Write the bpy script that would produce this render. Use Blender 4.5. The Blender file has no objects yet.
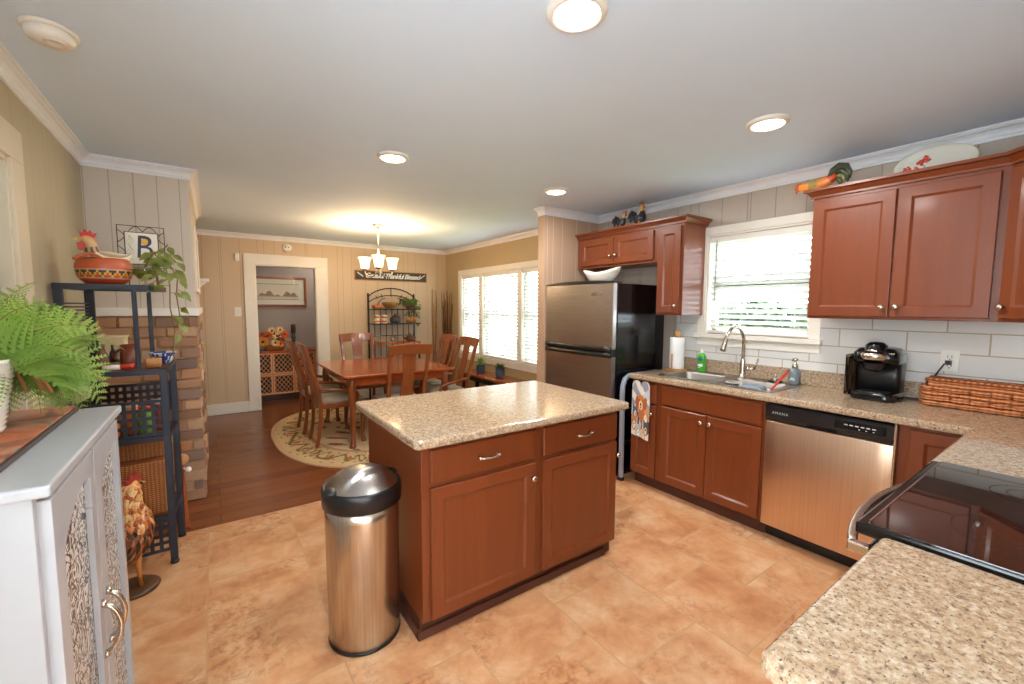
import bpy, bmesh, math, random
from mathutils import Matrix, Vector
S = bpy.context.scene
S.cycles.transparent_max_bounces = 24
COL = S.collection
PI = math.pi
R = math.radians

# ------------------------------------------------------------------ camera
H_CAM, YAW, PITCH, ROLL, FPX = 1.4427, R(35.163), R(4.657), R(0.319), 427.57
fw = Vector((math.sin(YAW)*math.cos(PITCH), math.cos(YAW)*math.cos(PITCH), -math.sin(PITCH)))
rt0 = Vector((math.cos(YAW), -math.sin(YAW), 0)); up0 = rt0.cross(fw)
rt = rt0*math.cos(ROLL) + up0*math.sin(ROLL); up = up0*math.cos(ROLL) - rt0*math.sin(ROLL)
cd = bpy.data.cameras.new('camera'); cam = bpy.data.objects.new('camera', cd); COL.objects.link(cam)
cd.sensor_fit = 'HORIZONTAL'; cd.sensor_width = 36.0; cd.lens = FPX/1024*36; cd.clip_start = 0.02
m = Matrix((rt, up, -fw)).transposed().to_4x4(); m.translation = (0, 0, H_CAM)
cam.matrix_world = m
S.camera = cam
# ------------------------------------------------------------------ exposure, sky, daylight
vs = S.view_settings
vs.view_transform = 'Standard'; vs.look = 'None'; vs.gamma = 1.0; vs.use_curve_mapping = False
vs.exposure = 0.63
W = bpy.data.worlds.new('sky'); S.world = W; W.use_nodes = True
bg = W.node_tree.nodes['Background']; bg.inputs[0].default_value = (0.82, 0.925, 1.0, 1); bg.inputs[1].default_value = 9.5
RECESSED_W, CHAND_W, HALL_W = 9.0, 11.0, 7.0
sd_ = bpy.data.lights.new('sun', 'SUN'); sd_.energy = 6.0; sd_.angle = R(1.0); sd_.color = (1.0, 0.96, 0.9)
so = bpy.data.objects.new('sun', sd_); COL.objects.link(so); so.rotation_euler = (0, R(-32), 0)   # shines away over the roof onto the lawn

# ------------------------------------------------------------------ colour and materials
def lin(c):
    r = []
    for v in c[:3]:
        v = v/255.0
        r.append(v/12.92 if v <= 0.04045 else ((v+0.055)/1.055)**2.4)
    return (r[0], r[1], r[2], 1.0)
MATS = {}
class NT:
    def __init__(s, name):
        s.m = bpy.data.materials.new(name); s.m.use_nodes = True; s.t = s.m.node_tree
        s.b = s.t.nodes['Principled BSDF']; MATS[name] = s.m
    def n(s, kind, **kw):
        x = s.t.nodes.new(kind)
        for k, v in kw.items(): setattr(x, k, v)
        return x
    def l(s, a, b): s.t.links.new(a, b)
    def coord(s, scale=(1, 1, 1), out='Object', rot=(0, 0, 0)):
        tc = s.n('ShaderNodeTexCoord'); mp = s.n('ShaderNodeMapping')
        mp.inputs['Scale'].default_value = scale; mp.inputs['Rotation'].default_value = rot
        s.l(tc.outputs[out], mp.inputs['Vector']); return mp.outputs[0]
    def geo(s, scale=(1, 1, 1)):
        g = s.n('ShaderNodeNewGeometry'); mp = s.n('ShaderNodeMapping'); mp.inputs['Scale'].default_value = scale
        s.l(g.outputs['Position'], mp.inputs['Vector']); return mp.outputs[0]
    def noise(s, vec, scale, detail=3, rough=0.5, dist=0.0):
        x = s.n('ShaderNodeTexNoise'); x.inputs['Scale'].default_value = scale; x.inputs['Detail'].default_value = detail
        x.inputs['Roughness'].default_value = rough; x.inputs['Distortion'].default_value = dist
        s.l(vec, x.inputs['Vector']); return x.outputs['Fac']
    def ramp(s, fac, stops):
        x = s.n('ShaderNodeValToRGB'); e = x.color_ramp.elements
        while len(e) < len(stops): e.new(0.5)
        for i, (p, c) in enumerate(stops): e[i].position = p; e[i].color = lin(c)
        s.l(fac, x.inputs[0]); return x.outputs[0]
    def mix(s, fac, a, b, mode='MIX'):
        x = s.n('ShaderNodeMix', data_type='RGBA', blend_type=mode)
        if isinstance(fac, (int, float)): x.inputs[0].default_value = fac
        else: s.l(fac, x.inputs[0])
        for i, v in ((6, a), (7, b)):
            if isinstance(v, tuple): x.inputs[i].default_value = lin(v)
            else: s.l(v, x.inputs[i])
        return x.outputs[2]
    def math(s, op, a, b=None):
        x = s.n('ShaderNodeMath', operation=op)
        for i, v in ((0, a), (1, b)):
            if v is None: continue
            if isinstance(v, (int, float)): x.inputs[i].default_value = v
            else: s.l(v, x.inputs[i])
        return x.outputs[0]
    def bump(s, h, strength=0.3, dist=0.01):
        x = s.n('ShaderNodeBump'); x.inputs['Strength'].default_value = strength; x.inputs['Distance'].default_value = dist
        s.l(h, x.inputs['Height']); s.l(x.outputs[0], s.b.inputs['Normal'])
    def base(s, c):
        if isinstance(c, tuple): s.b.inputs['Base Color'].default_value = lin(c)
        else: s.l(c, s.b.inputs['Base Color'])
    def set(s, rough=0.5, metal=0.0, **kw):
        s.b.inputs['Roughness'].default_value = rough; s.b.inputs['Metallic'].default_value = metal
        for k, v in kw.items(): s.b.inputs[k.replace('_', ' ')].default_value = v
        return s.m

def plain(name, c, rough=0.5, metal=0.0, var=0.06, scale=9.0, **kw):
    a = NT(name); v = a.coord()
    f = a.noise(v, scale, 3)
    lo = tuple(max(0, x*(1-var)) for x in c); hi = tuple(min(255, x*(1+var)) for x in c)
    a.base(a.ramp(f, [(0.3, lo), (0.7, hi)]))
    return a.set(rough, metal, **kw)

def wood(name, c1, c2, axis='z', rough=0.35, scale=1.0, coat=0.0):
    a = NT(name); st = {'x': (0.6, 9, 9), 'y': (9, 0.6, 9), 'z': (9, 9, 0.6)}[axis]
    v = a.coord(tuple(x*scale for x in st))
    f = a.noise(v, 4.0, 5, 0.6, 0.6)
    a.base(a.ramp(f, [(0.2, c1), (0.8, c2)]))
    a.set(rough); a.b.inputs['Coat Weight'].default_value = coat; a.b.inputs['Coat Roughness'].default_value = 0.12
    return a.m

def painted(name, rough=0.5, metal=0.0):
    a = NT(name); c = a.n('ShaderNodeVertexColor', layer_name='col'); a.l(c.outputs[0], a.b.inputs['Base Color'])
    return a.set(rough, metal)

def panelling(name, c, period, axis, c_groove, jitter=True):
    """painted plank panelling: narrow grooves at uneven steps along one axis"""
    a = NT(name); g = a.n('ShaderNodeNewGeometry'); sx = a.n('ShaderNodeSeparateXYZ'); a.l(g.outputs['Position'], sx.inputs[0])
    u = sx.outputs[axis]
    def grooves(per, off, w):
        t = a.math('MODULO', a.math('ADD', u, 100.0+off), per)
        return a.math('LESS_THAN', a.math('ABSOLUTE', a.math('SUBTRACT', t, per*0.5)), w)
    f = grooves(period, 0.0, 0.003)
    if jitter: f = a.math('MAXIMUM', f, grooves(period*2.5, period*0.37, 0.003))
    n = a.noise(a.geo((1, 1, 1)), 2.0, 2)
    lo = tuple(x*0.97 for x in c)
    a.base(a.mix(f, a.mix(n, lo, c), c_groove))
    a.bump(a.math('MULTIPLY', f, -1.0), 0.6, 0.004)
    return a.set(0.42)

def granite(name):
    a = NT(name); v = a.geo()
    n1 = a.noise(v, 78, 6, 0.72); n2 = a.noise(v, 130, 4, 0.7); n3 = a.noise(v, 18, 4, 0.6); n4 = a.noise(v, 56, 5, 0.72)
    c = a.ramp(n1, [(0.34, (134, 112, 94)), (0.46, (172, 148, 122)), (0.54, (190, 170, 144)), (0.66, (210, 200, 184))])
    c = a.mix(a.math('MULTIPLY', n3, 0.45), c, (180, 142, 104))
    c = a.mix(a.ramp(n4, [(0.35, (255, 255, 255)), (0.44, (0, 0, 0))]), c, (126, 102, 86))
    c = a.mix(a.ramp(n2, [(0.36, (255, 255, 255)), (0.44, (0, 0, 0))]), c, (92, 78, 70))
    a.base(c); return a.set(0.10)

def steel(name, c, rough=0.28, axis=2, streak=0.05):
    a = NT(name); s_ = [160, 160, 160]; s_[axis] = 1.2
    f = a.noise(a.geo(tuple(s_)), 1.0, 2)
    a.base(a.ramp(f, [(0.3, tuple(x*(1-streak) for x in c)), (0.7, tuple(min(255, x*(1+streak)) for x in c))]))
    return a.set(rough, 1.0)

def glassy(name, tint=(255, 255, 255), gloss=0.12, alpha=0.1):
    """thin clear glass: mostly see-through with a sharp reflection"""
    a = NT(name); t = a.n('ShaderNodeBsdfTransparent'); g = a.n('ShaderNodeBsdfGlossy'); mx = a.n('ShaderNodeMixShader')
    t.inputs[0].default_value = lin(tint); g.inputs['Roughness'].default_value = 0.02
    fr = a.n('ShaderNodeLayerWeight'); fr.inputs[0].default_value = 0.5
    a.l(a.math('ADD', a.math('MULTIPLY', a.math('POWER', fr.outputs['Facing'], 5.0), 0.7), 0.025+gloss*0.2), mx.inputs[0]); a.l(t.outputs[0], mx.inputs[1]); a.l(g.outputs[0], mx.inputs[2])
    out = a.t.nodes['Material Output']; a.l(mx.outputs[0], out.inputs[0]); return a.m

def emit(name, c, k, base=(255, 255, 255)):
    a = NT(name); a.base(base); a.b.inputs['Emission Color'].default_value = lin(c); a.b.inputs['Emission Strength'].default_value = k
    return a.set(0.4)

def leafy(name, c1, c2, trans=0.25, rough=0.45):
    a = NT(name); f = a.noise(a.coord(), 14, 3); c = a.ramp(f, [(0.3, c1), (0.7, c2)])
    a.base(c); a.set(rough)
    tr = a.n('ShaderNodeBsdfTranslucent'); a.l(c, tr.inputs[0]); mx = a.n('ShaderNodeMixShader'); mx.inputs[0].default_value = trans
    a.l(a.b.outputs[0], mx.inputs[1]); a.l(tr.outputs[0], mx.inputs[2]); a.l(mx.outputs[0], a.t.nodes['Material Output'].inputs[0])
    return a.m

M = {}
M['ceiling'] = plain('ceiling_paint', (219, 236, 254), 0.8, 0, 0.01, 1.5)
M['trim'] = plain('white_trim_paint', (236, 230, 218), 0.35, 0, 0.01)
M['trim_cream'] = plain('cream_trim_paint', (216, 202, 174), 0.35, 0, 0.01)
M['crown'] = plain('white_crown_paint', (240, 242, 246), 0.4, 0, 0.01)
M['wall_kitchen'] = panelling('panelled_wall_paint', (186, 172, 158), 0.2, 1, (150, 136, 122))
M['wall_left'] = panelling('panelled_wall_paint_left', (188, 174, 140), 0.2, 1, (172, 156, 124))
M['wall_stub'] = panelling('panelled_stub_paint', (190, 158, 132), 0.19, 0, (206, 192, 176))
M['wall_chimney'] = panelling('panelled_chimney_paint', (212, 199, 182), 0.122, 0, (178, 164, 150), False)
M['wall_far'] = panelling('panelled_far_paint', (212, 187, 154), 0.205, 0, (182, 158, 128))
M['wall_dining'] = plain('dining_wall_paint', (186, 164, 124), 0.5, 0, 0.02, 2)
M['wall_hall'] = plain('hall_wall_paint', (164, 154, 146), 0.6, 0, 0.02, 2)
M['wall_rear'] = plain('rear_wall_paint', (214, 204, 188), 0.6, 0, 0.02, 2)

def tile_floor():
    a = NT('travertine_floor_tile'); v = a.geo()
    br = a.n('ShaderNodeTexBrick'); br.offset = 0.5; br.inputs['Scale'].default_value = 1.0
    br.inputs['Brick Width'].default_value = 0.46; br.inputs['Row Height'].default_value = 0.46
    br.inputs['Mortar Size'].default_value = 0.004; br.inputs['Mortar Smooth'].default_value = 0.2
    br.inputs['Color1'].default_value = (0.0, 0, 0, 1); br.inputs['Color2'].default_value = (1, 1, 1, 1); br.inputs['Mortar'].default_value = (0.5, .5, .5, 1)
    mp = a.n('ShaderNodeMapping'); mp.inputs['Rotation'].default_value = (0, 0, R(90)); mp.inputs['Location'].default_value = (0.11, 0.07, 0)
    a.l(v, mp.inputs[0]); a.l(mp.outputs[0], br.inputs['Vector'])
    # each tile gets its own offset of the clouding
    wn = a.n('ShaderNodeVectorMath', operation='MULTIPLY_ADD'); a.l(br.outputs['Color'], wn.inputs[0]); wn.inputs[1].default_value = (7, 3, 5); a.l(v, wn.inputs[2])
    n1 = a.noise(wn.outputs[0], 4.5, 6, 0.66, 0.25); n2 = a.noise(wn.outputs[0], 22, 8, 0.75, 0.5)
    c = a.ramp(n1, [(0.30, (190, 126, 84)), (0.46, (212, 154, 108)), (0.56, (220, 170, 126)), (0.7, (232, 194, 154))])
    dark = a.ramp(n2, [(0.36, (255, 255, 255)), (0.52, (0, 0, 0))])
    patch = a.ramp(a.noise(wn.outputs[0], 2.1, 2), [(0.44, (0, 0, 0)), (0.60, (225, 225, 225))])
    c = a.mix(a.mix(1.0, dark, patch, 'MULTIPLY'), c, (150, 84, 44))
    c = a.mix(a.math('MULTIPLY', br.outputs['Fac'], 0.75), c, (196, 156, 116))
    a.base(c); a.bump(a.math('MULTIPLY', br.outputs['Fac'], -1.0), 0.15, 0.003)
    return a.set(0.34)
M['tile'] = tile_floor()
def plank_floor():
    a = NT('dark_plank_floor'); v = a.geo()
    br = a.n('ShaderNodeTexBrick'); br.offset = 0.37; br.inputs['Scale'].default_value = 1.0
    br.inputs['Brick Width'].default_value = 1.3; br.inputs['Row Height'].default_value = 0.125; br.inputs['Mortar Size'].default_value = 0.0015
    br.inputs['Color1'].default_value = lin((122, 66, 34)); br.inputs['Color2'].default_value = lin((150, 84, 46)); br.inputs['Mortar'].default_value = lin((50, 26, 16))
    a.l(v, br.inputs['Vector'])
    n = a.noise(a.geo((1.2, 14, 1)), 3.0, 5, 0.65, 0.6)
    c = a.mix(a.math('MULTIPLY', n, 0.45), br.outputs['Color'], (92, 46, 24))
    a.base(c); return a.set(0.24)
M['plank'] = plank_floor()
M['cabinet'] = wood('reddish_cabinet_wood', (112, 52, 23), (128, 62, 29), 'z', 0.36, 0.6, 0.15)
M['cabinet_h'] = wood('reddish_cabinet_wood_rail', (112, 52, 23), (128, 62, 29), 'y', 0.34, 0.6)
M['kick'] = plain('dark_kick_board', (84, 44, 30), 0.5)
M['granite'] = granite('speckled_granite')
M['nickel'] = plain('brushed_nickel', (206, 198, 186), 0.22, 1.0, 0.02)
M['steel'] = steel('stainless_steel', (206, 194, 180), 0.27, 2)
M['steel_d'] = steel('warm_stainless_steel', (218, 186, 158), 0.33, 2, 0.03)
M['steel_h'] = steel('stainless_steel_brushed_across', (186, 182, 180), 0.30, 1)
M['steel_sink'] = steel('sink_steel', (156, 152, 148), 0.34, 1, 0.03)
M['black'] = plain('black_plastic', (26, 25, 27), 0.32, 0, 0.05)
M['black_gloss'] = plain('gloss_black_enamel', (14, 14, 16), 0.14, 0, 0.02)
M['cooktop'] = plain('black_cooktop_glass', (16, 13, 14), 0.04, 0, 0.02, Coat_Weight=1.0, Coat_Roughness=0.02)
M['iron'] = plain('dark_iron', (40, 43, 54), 0.45, 0.2, 0.08)
M['iron_black'] = plain('black_wrought_iron', (34, 36, 42), 0.5, 0.2, 0.08)
M['shelf_wood'] = wood('etagere_shelf_wood', (112, 62, 36), (150, 90, 54), 'x', 0.45)
M['cherry'] = wood('cherry_table_wood', (150, 66, 28), (186, 94, 44), 'y', 0.20, 0.8, 0.4)
M['cherry_z'] = wood('cherry_chair_wood', (120, 60, 26), (152, 82, 38), 'z', 0.28, 0.8, 0.3)
M['cushion'] = plain('seat_cushion_fabric', (176, 164, 142), 0.9, 0, 0.08, 40)
M['white_enamel'] = plain('white_cabinet_paint', (178, 180, 184), 0.3, 0, 0.01)
M['slat'] = None
def slat_mat():
    a = NT('white_blind_slat'); a.base((214, 214, 210)); a.set(0.5)
    tr = a.n('ShaderNodeBsdfTranslucent'); tr.inputs[0].default_value = lin((230, 230, 224)); mx = a.n('ShaderNodeMixShader'); mx.inputs[0].default_value = 0.035
    a.l(a.b.outputs[0], mx.inputs[1]); a.l(tr.outputs[0], mx.inputs[2]); a.l(mx.outputs[0], a.t.nodes['Material Output'].inputs[0]); return a.m
M['slat'] = slat_mat()
M['pane'] = glassy('window_pane_glass')
M['clear'] = glassy('clear_glass', (236, 240, 236))
M['painted'] = painted('hand_painted_glaze', 0.35)
M['painted_matte'] = painted('painted_matte', 0.8)
M['painted_cloth'] = painted('printed_cloth', 0.9)
M['white_plastic'] = plain('white_plastic', (236, 232, 222), 0.4, 0, 0.01)
M['ceramic'] = plain('white_ceramic', (236, 228, 216), 0.18, 0, 0.02)
M['lens'] = emit('lamp_lens', (255, 240, 214), 9.0)
M['shade'] = emit('frosted_shade_glass', (255, 214, 150), 3.2, (250, 240, 224))
M['lawn'] = plain('lawn_grass', (104, 128, 76), 0.9, 0, 0.25, 5)
M['hedge'] = leafy('hedge_leaf', (30, 52, 26), (58, 84, 46), 0.15)
M['bricks'] = painted('old_brick_face', 0.85)
M['mortar'] = plain('brick_mortar', (184, 146, 104), 0.95, 0, 0.12, 40)
M['mortar_rough'] = M['mortar']
M['frond'] = leafy('fern_frond', (122, 160, 66), (176, 202, 108), 0.5)
M['pothos'] = leafy('pothos_leaf', (96, 112, 44), (160, 166, 86), 0.25)
M['ivy'] = leafy('ivy_leaf', (54, 96, 40), (104, 144, 70), 0.25)
M['stem'] = plain('brown_plant_stem', (132, 104, 60), 0.8)
M['soil'] = plain('potting_soil', (70, 48, 34), 0.95, 0, 0.2, 60)
def weave(name, c1, c2, s=60, rough=0.7):
    a = NT(name); v = a.coord()
    w1 = a.n('ShaderNodeTexWave'); w1.bands_direction = 'X'; w1.inputs['Scale'].default_value = s*0.33; w1.inputs['Distortion'].default_value = 1.5; a.l(v, w1.inputs['Vector'])
    w2 = a.n('ShaderNodeTexWave'); w2.bands_direction = 'Z'; w2.inputs['Scale'].default_value = s*0.5; w2.inputs['Distortion'].default_value = 2.0; a.l(v, w2.inputs['Vector'])
    w3 = a.n('ShaderNodeTexWave'); w3.bands_direction = 'Y'; w3.inputs['Scale'].default_value = s*0.33; w3.inputs['Distortion'].default_value = 1.5; a.l(v, w3.inputs['Vector'])
    f = a.math('MULTIPLY', a.math('MULTIPLY', a.math('ADD', w1.outputs['Fac'], w3.outputs['Fac']), 0.6), w2.outputs['Fac'])
    a.base(a.ramp(f, [(0.05, c1), (0.6, c2)])); a.bump(f, 0.6, 0.006); return a.set(rough)
M['wicker'] = weave('wicker_weave', (140, 78, 34), (206, 140, 78), 55)
M['seagrass'] = weave('seagrass_weave', (140, 70, 34), (224, 146, 92), 40)
M['paper'] = plain('paper_towel', (240, 240, 238), 0.9, 0, 0.01)
M['wood_light'] = wood('light_wood', (176, 118, 64), (206, 150, 92), 'z', 0.5)
M['wood_orange'] = wood('orange_lattice_wood', (222, 150, 94), (238, 176, 120), 'z', 0.5)
M['wood_dark'] = plain('dark_brown_wood', (66, 40, 26), 0.4, 0, 0.1)
M['terracotta'] = plain('terracotta_orange', (206, 96, 52), 0.6)

# ------------------------------------------------------------------ mesh builder
class MB:
    def __init__(s): s.v = []; s.f = []; s.c = []; s.sm = []
    def add(s, vs, fs, col=None, smooth=False, mat=None):
        b = len(s.v)
        if mat is not None: vs = [mat @ Vector(v) for v in vs]
        s.v += [tuple(v) for v in vs]
        for f in fs: s.f.append(tuple(b+i for i in f)); s.c.append(col); s.sm.append(smooth)
        return s
    def box(s, a, b, col=None, mat=None):
        x0, x1 = sorted((a[0], b[0])); y0, y1 = sorted((a[1], b[1])); z0, z1 = sorted((a[2], b[2]))
        return s.add([(x0, y0, z0), (x1, y0, z0), (x1, y1, z0), (x0, y1, z0), (x0, y0, z1), (x1, y0, z1), (x1, y1, z1), (x0, y1, z1)],
              [(0, 3, 2, 1), (4, 5, 6, 7), (0, 1, 5, 4), (1, 2, 6, 5), (2, 3, 7, 6), (3, 0, 4, 7)], col, False, mat)
    def loops(s, L, closed=True, cap0=False, cap1=False, col=None, smooth=True, cols=None):
        n = len(L[0]); b = len(s.v)
        for lp in L: s.v += [tuple(p) for p in lp]
        for i in range(len(L)-1):
            for j in range(n if closed else n-1):
                k = (j+1) % n
                s.f.append((b+i*n+j, b+i*n+k, b+(i+1)*n+k, b+(i+1)*n+j)); s.c.append(cols[i][j] if cols else col); s.sm.append(smooth)
        if cap0: s.f.append(tuple(b+j for j in reversed(range(n)))); s.c.append(cols[0][0] if cols else col); s.sm.append(False)
        if cap1: s.f.append(tuple(b+(len(L)-1)*n+j for j in range(n))); s.c.append(cols[-1][0] if cols else col); s.sm.append(False)
        return s
    def lathe(s, prof, n=24, c=(0, 0, 0), axis=(0, 0, 1), col=None, cols=None, smooth=True, cap=True):
        q = Vector((0, 0, 1)).rotation_difference(Vector(axis)); c = Vector(c)
        L = [[c + q @ Vector((r*math.cos(2*PI*j/n), r*math.sin(2*PI*j/n), z)) for j in range(n)] for r, z in prof]
        return s.loops(L, True, cap and prof[0][0] > 1e-5, cap and prof[-1][0] > 1e-5, col, smooth, cols)
    def tube(s, P, r, n=8, col=None, caps=True, smooth=True, closed=False, cols=None):
        P = [Vector(p) for p in P]; N = len(P)
        rr = r if isinstance(r, (list, tuple)) else [r]*N
        L = []; nrm = None
        for i in range(N):
            if closed: t = (P[(i+1) % N]-P[i-1]).normalized()
            else: t = (P[min(i+1, N-1)]-P[max(i-1, 0)]).normalized()
            if nrm is None:
                nrm = t.orthogonal().normalized() if abs(t.z) > 0.9 else Vector((0, 0, 1)).cross(t).normalized()
            nrm = (nrm - t*nrm.dot(t)).normalized(); bn = t.cross(nrm)
            L.append([P[i] + (nrm*math.cos(2*PI*j/n) + bn*math.sin(2*PI*j/n))*rr[i] for j in range(n)])
        if closed: L.append(L[0])
        return s.loops(L, True, caps and not closed, caps and not closed, col, smooth, cols)
    def strip(s, P, wd, side, col=None, smooth=False):
        """rectangular bar along P: width along side, depth across"""
        P = [Vector(p) for p in P]; side = Vector(side).normalized(); L = []
        for i in range(len(P)):
            t = (P[min(i+1, len(P)-1)]-P[max(i-1, 0)]).normalized(); d = t.cross(side).normalized()
            w, h = wd[i] if isinstance(wd, list) else wd
            L.append([P[i]+side*w/2+d*h/2, P[i]-side*w/2+d*h/2, P[i]-side*w/2-d*h/2, P[i]+side*w/2-d*h/2])
        return s.loops(L, True, True, True, col, smooth)
    def prism(s, poly, h, fr, col=None):
        """poly in (u,v); fr(u,v,n) maps; from n=0 to n=h"""
        n = len(poly); a = [fr(u, v, 0) for u, v in poly]; b = [fr(u, v, h) for u, v in poly]
        return s.add(a+b, [tuple(reversed(range(n))), tuple(range(n, 2*n))] + [(i, (i+1) % n, n+(i+1) % n, n+i) for i in range(n)], col)
    def ell(s, c, r, n=14, m=9, col=None, mat=None, smooth=True):
        L = []
        for i in range(m+1):
            a = -PI/2+PI*i/m
            L.append([Vector((max(math.cos(a), 1e-4)*math.cos(2*PI*j/n)*r[0], max(math.cos(a), 1e-4)*math.sin(2*PI*j/n)*r[1], math.sin(a)*r[2])) for j in range(n)])
        L = [[(mat @ p if mat else p)+Vector(c) for p in lp] for lp in L]
        return s.loops(L, True, False, False, col, smooth)
    def bm(s):
        me = bpy.data.meshes.new('t'); me.from_pydata(s.v, [], s.f); return me
    def build(s, name, mat, parent=None, bevel=0, seg=2, origin=None, sub=0, kind=None, weld=False, angle=40):
        me = bpy.data.meshes.new(name)
        off = Vector((0, 0, 0))
        inv = None
        if parent is not None: inv = WM[parent.name].inverted()
        elif origin is not None: off = Vector(origin)
        vv = [inv @ Vector(p) for p in s.v] if inv is not None else [Vector(p)-off for p in s.v]
        me.from_pydata(vv, [], s.f)
        if any(c is not None for c in s.c):
            at = me.color_attributes.new('col', 'FLOAT_COLOR', 'CORNER'); k = 0
            buf = []
            for f, c in zip(s.f, s.c):
                l_ = lin(c) if c is not None else (0.5, 0.5, 0.5, 1)
                for _ in f: buf += l_
            at.data.foreach_set('color', buf)
        me.polygons.foreach_set('use_smooth', s.sm)
        b = bmesh.new(); b.from_mesh(me)
        if weld: bmesh.ops.remove_doubles(b, verts=b.verts, dist=1e-5)
        bmesh.ops.recalc_face_normals(b, faces=b.faces); b.to_mesh(me); b.free()
        for mm in (mat if isinstance(mat, list) else [mat]): me.materials.append(mm)
        o = bpy.data.objects.new(name, me); COL.objects.link(o)
        if parent is not None: o.parent = parent; WM[o.name] = WM[parent.name]
        else: o.location = off; WM[o.name] = Matrix.Translation(off)
        if bevel:
            md = o.modifiers.new('bevel', 'BEVEL'); md.width = bevel; md.segments = seg; md.limit_method = 'ANGLE'; md.angle_limit = R(angle)
        if sub:
            md = o.modifiers.new('subd', 'SUBSURF'); md.levels = sub; md.render_levels = sub
        if kind: o['kind'] = kind
        return o
WM = {}
def thing(name, label, cat, loc=(0, 0, 0), rz=0.0, group=None):
    o = bpy.data.objects.new(name, None); COL.objects.link(o); o.empty_display_size = 0.1
    o.location = loc; o.rotation_euler = (0, 0, rz); o['label'] = label; o['category'] = cat
    if group: o['group'] = group
    WM[o.name] = Matrix.Translation(loc) @ Matrix.Rotation(rz, 4, 'Z')
    return o
def tag(o, label, cat, group=None):
    o['label'] = label; o['category'] = cat
    if group: o['group'] = group
    return o
def struct(o): o['kind'] = 'structure'; return o
def dup(root, loc, rz, label, group=None):
    def cp(o, par):
        c = o.copy(); COL.objects.link(c)
        if par is not None: c.parent = par
        for ch in list(o.children): cp(ch, c)
        return c
    r = cp(root, None); r.location = loc; r.rotation_euler = (0, 0, rz); r['label'] = label
    if group: r['group'] = group
    return r
def lab(o, text): o['label'] = text; return o
def text_mb(txt, size, fr, depth=0.002, shear=0.0, spacing=1.0, xscale=1.0, bold=0.0):
    cu = bpy.data.curves.new('t', 'FONT'); cu.body = txt; cu.size = size; cu.align_x = 'CENTER'; cu.align_y = 'CENTER'
    cu.shear = shear; cu.space_character = spacing; cu.resolution_u = 3; cu.offset = bold
    o = bpy.data.objects.new('t', cu); COL.objects.link(o)
    dg = bpy.context.evaluated_depsgraph_get(); me = bpy.data.meshes.new_from_object(o.evaluated_get(dg))
    b = MB(); b.add([fr(v.co.x*xscale, v.co.y, depth) for v in me.vertices], [tuple(p.vertices) for p in me.polygons])
    bpy.data.objects.remove(o); bpy.data.meshes.remove(me); return b
def boolean(o, cutters):
    dg = bpy.context.evaluated_depsgraph_get
    for c in cutters:
        md = o.modifiers.new('b', 'BOOLEAN'); md.object = c; md.operation = 'DIFFERENCE'; md.solver = 'EXACT'
    me = bpy.data.meshes.new_from_object(o.evaluated_get(dg())); o.modifiers.clear(); o.data = me
    for c in cutters: bpy.data.objects.remove(c)
    return o
def rrect(x0, y0, x1, y1, r, n=5):
    P = []
    for cx, cy, a in ((x1-r, y1-r, 0), (x0+r, y1-r, 90), (x0+r, y0+r, 180), (x1-r, y0+r, 270)):
        for i in range(n+1): t = R(a+90*i/n); P.append((cx+r*math.cos(t), cy+r*math.sin(t)))
    return P
XY = lambda u, v, n: Vector((u, v, n))
def frame(o, u, v):
    o = Vector(o); u = Vector(u).normalized(); v = Vector(v).normalized(); n = u.cross(v)
    return lambda a, b, c=0.0: o+u*a+v*b+n*c
def panel_door(mb, fr, w, h, t=0.02, st=0.055, drop=0.009):
    def lp(i, d): return [fr(i, i, d), fr(w-i, i, d), fr(w-i, h-i, d), fr(i, h-i, d)]
    mb.loops([lp(0, 0), lp(0, t-0.003), lp(0.003, t), lp(st, t), lp(st+0.012, t-drop), lp(st+0.02, t-drop)], True, True, True, None, False)
def slab_front(mb, fr, w, h, t=0.02):
    def lp(i, d): return [fr(i, i, d), fr(w-i, i, d), fr(w-i, h-i, d), fr(i, h-i, d)]
    mb.loops([lp(0, 0), lp(0, t-0.006), lp(0.006, t)], True, True, True, None, False)
def knob(parent, p, n, r=0.016):
    b = MB(); b.lathe([(0.006, 0), (0.006, 0.012), (r, 0.016), (r, 0.024), (r*0.6, 0.03), (0.0001, 0.031)], 16, p, n)
    return b.build('knob', M['nickel'], parent)
def wall_cells(mb, fr, u0, u1, v0, v1, holes, t):
    us = sorted({u0, u1} | {h[0] for h in holes} | {h[1] for h in holes}); vs_ = sorted({v0, v1} | {h[2] for h in holes} | {h[3] for h in holes})
    for a, b in zip(us, us[1:]):
        for c, d in zip(vs_, vs_[1:]):
            if any(h[0] <= (a+b)/2 <= h[1] and h[2] <= (c+d)/2 <= h[3] for h in holes): continue
            P = [fr(a, c, 0), fr(b, c, 0), fr(b, d, 0), fr(a, d, 0), fr(a, c, t), fr(b, c, t), fr(b, d, t), fr(a, d, t)]
            mb.add(P, [(0, 3, 2, 1), (4, 5, 6, 7), (0, 1, 5, 4), (1, 2, 6, 5), (2, 3, 7, 6), (3, 0, 4, 7)])

# ================================================================== THE SETTING
ZC = 2.395; XL, XR, XD = -0.637, 3.396, 3.37; YF, YST, YCH, XCH = 6.78, 3.24, 3.865, -0.088; XST = 2.66
def setting(name, mb, mat, **k): return struct(mb.build(name, mat, **k))
b = MB(); b.box((XL-0.2, -2.7, -0.06), (XR+0.2, 3.33, 0)); setting('floor', b, M['tile'])
b = MB(); b.box((XL-0.2, 3.33, -0.06), (XR+0.2, 8.0, -0.002)); setting('floor_dining', b, M['plank'])
b = MB(); b.box((XL-0.2, -2.7, ZC), (XR+0.2, 8.0, ZC+0.08)); setting('ceiling', b, M['ceiling'])
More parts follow.
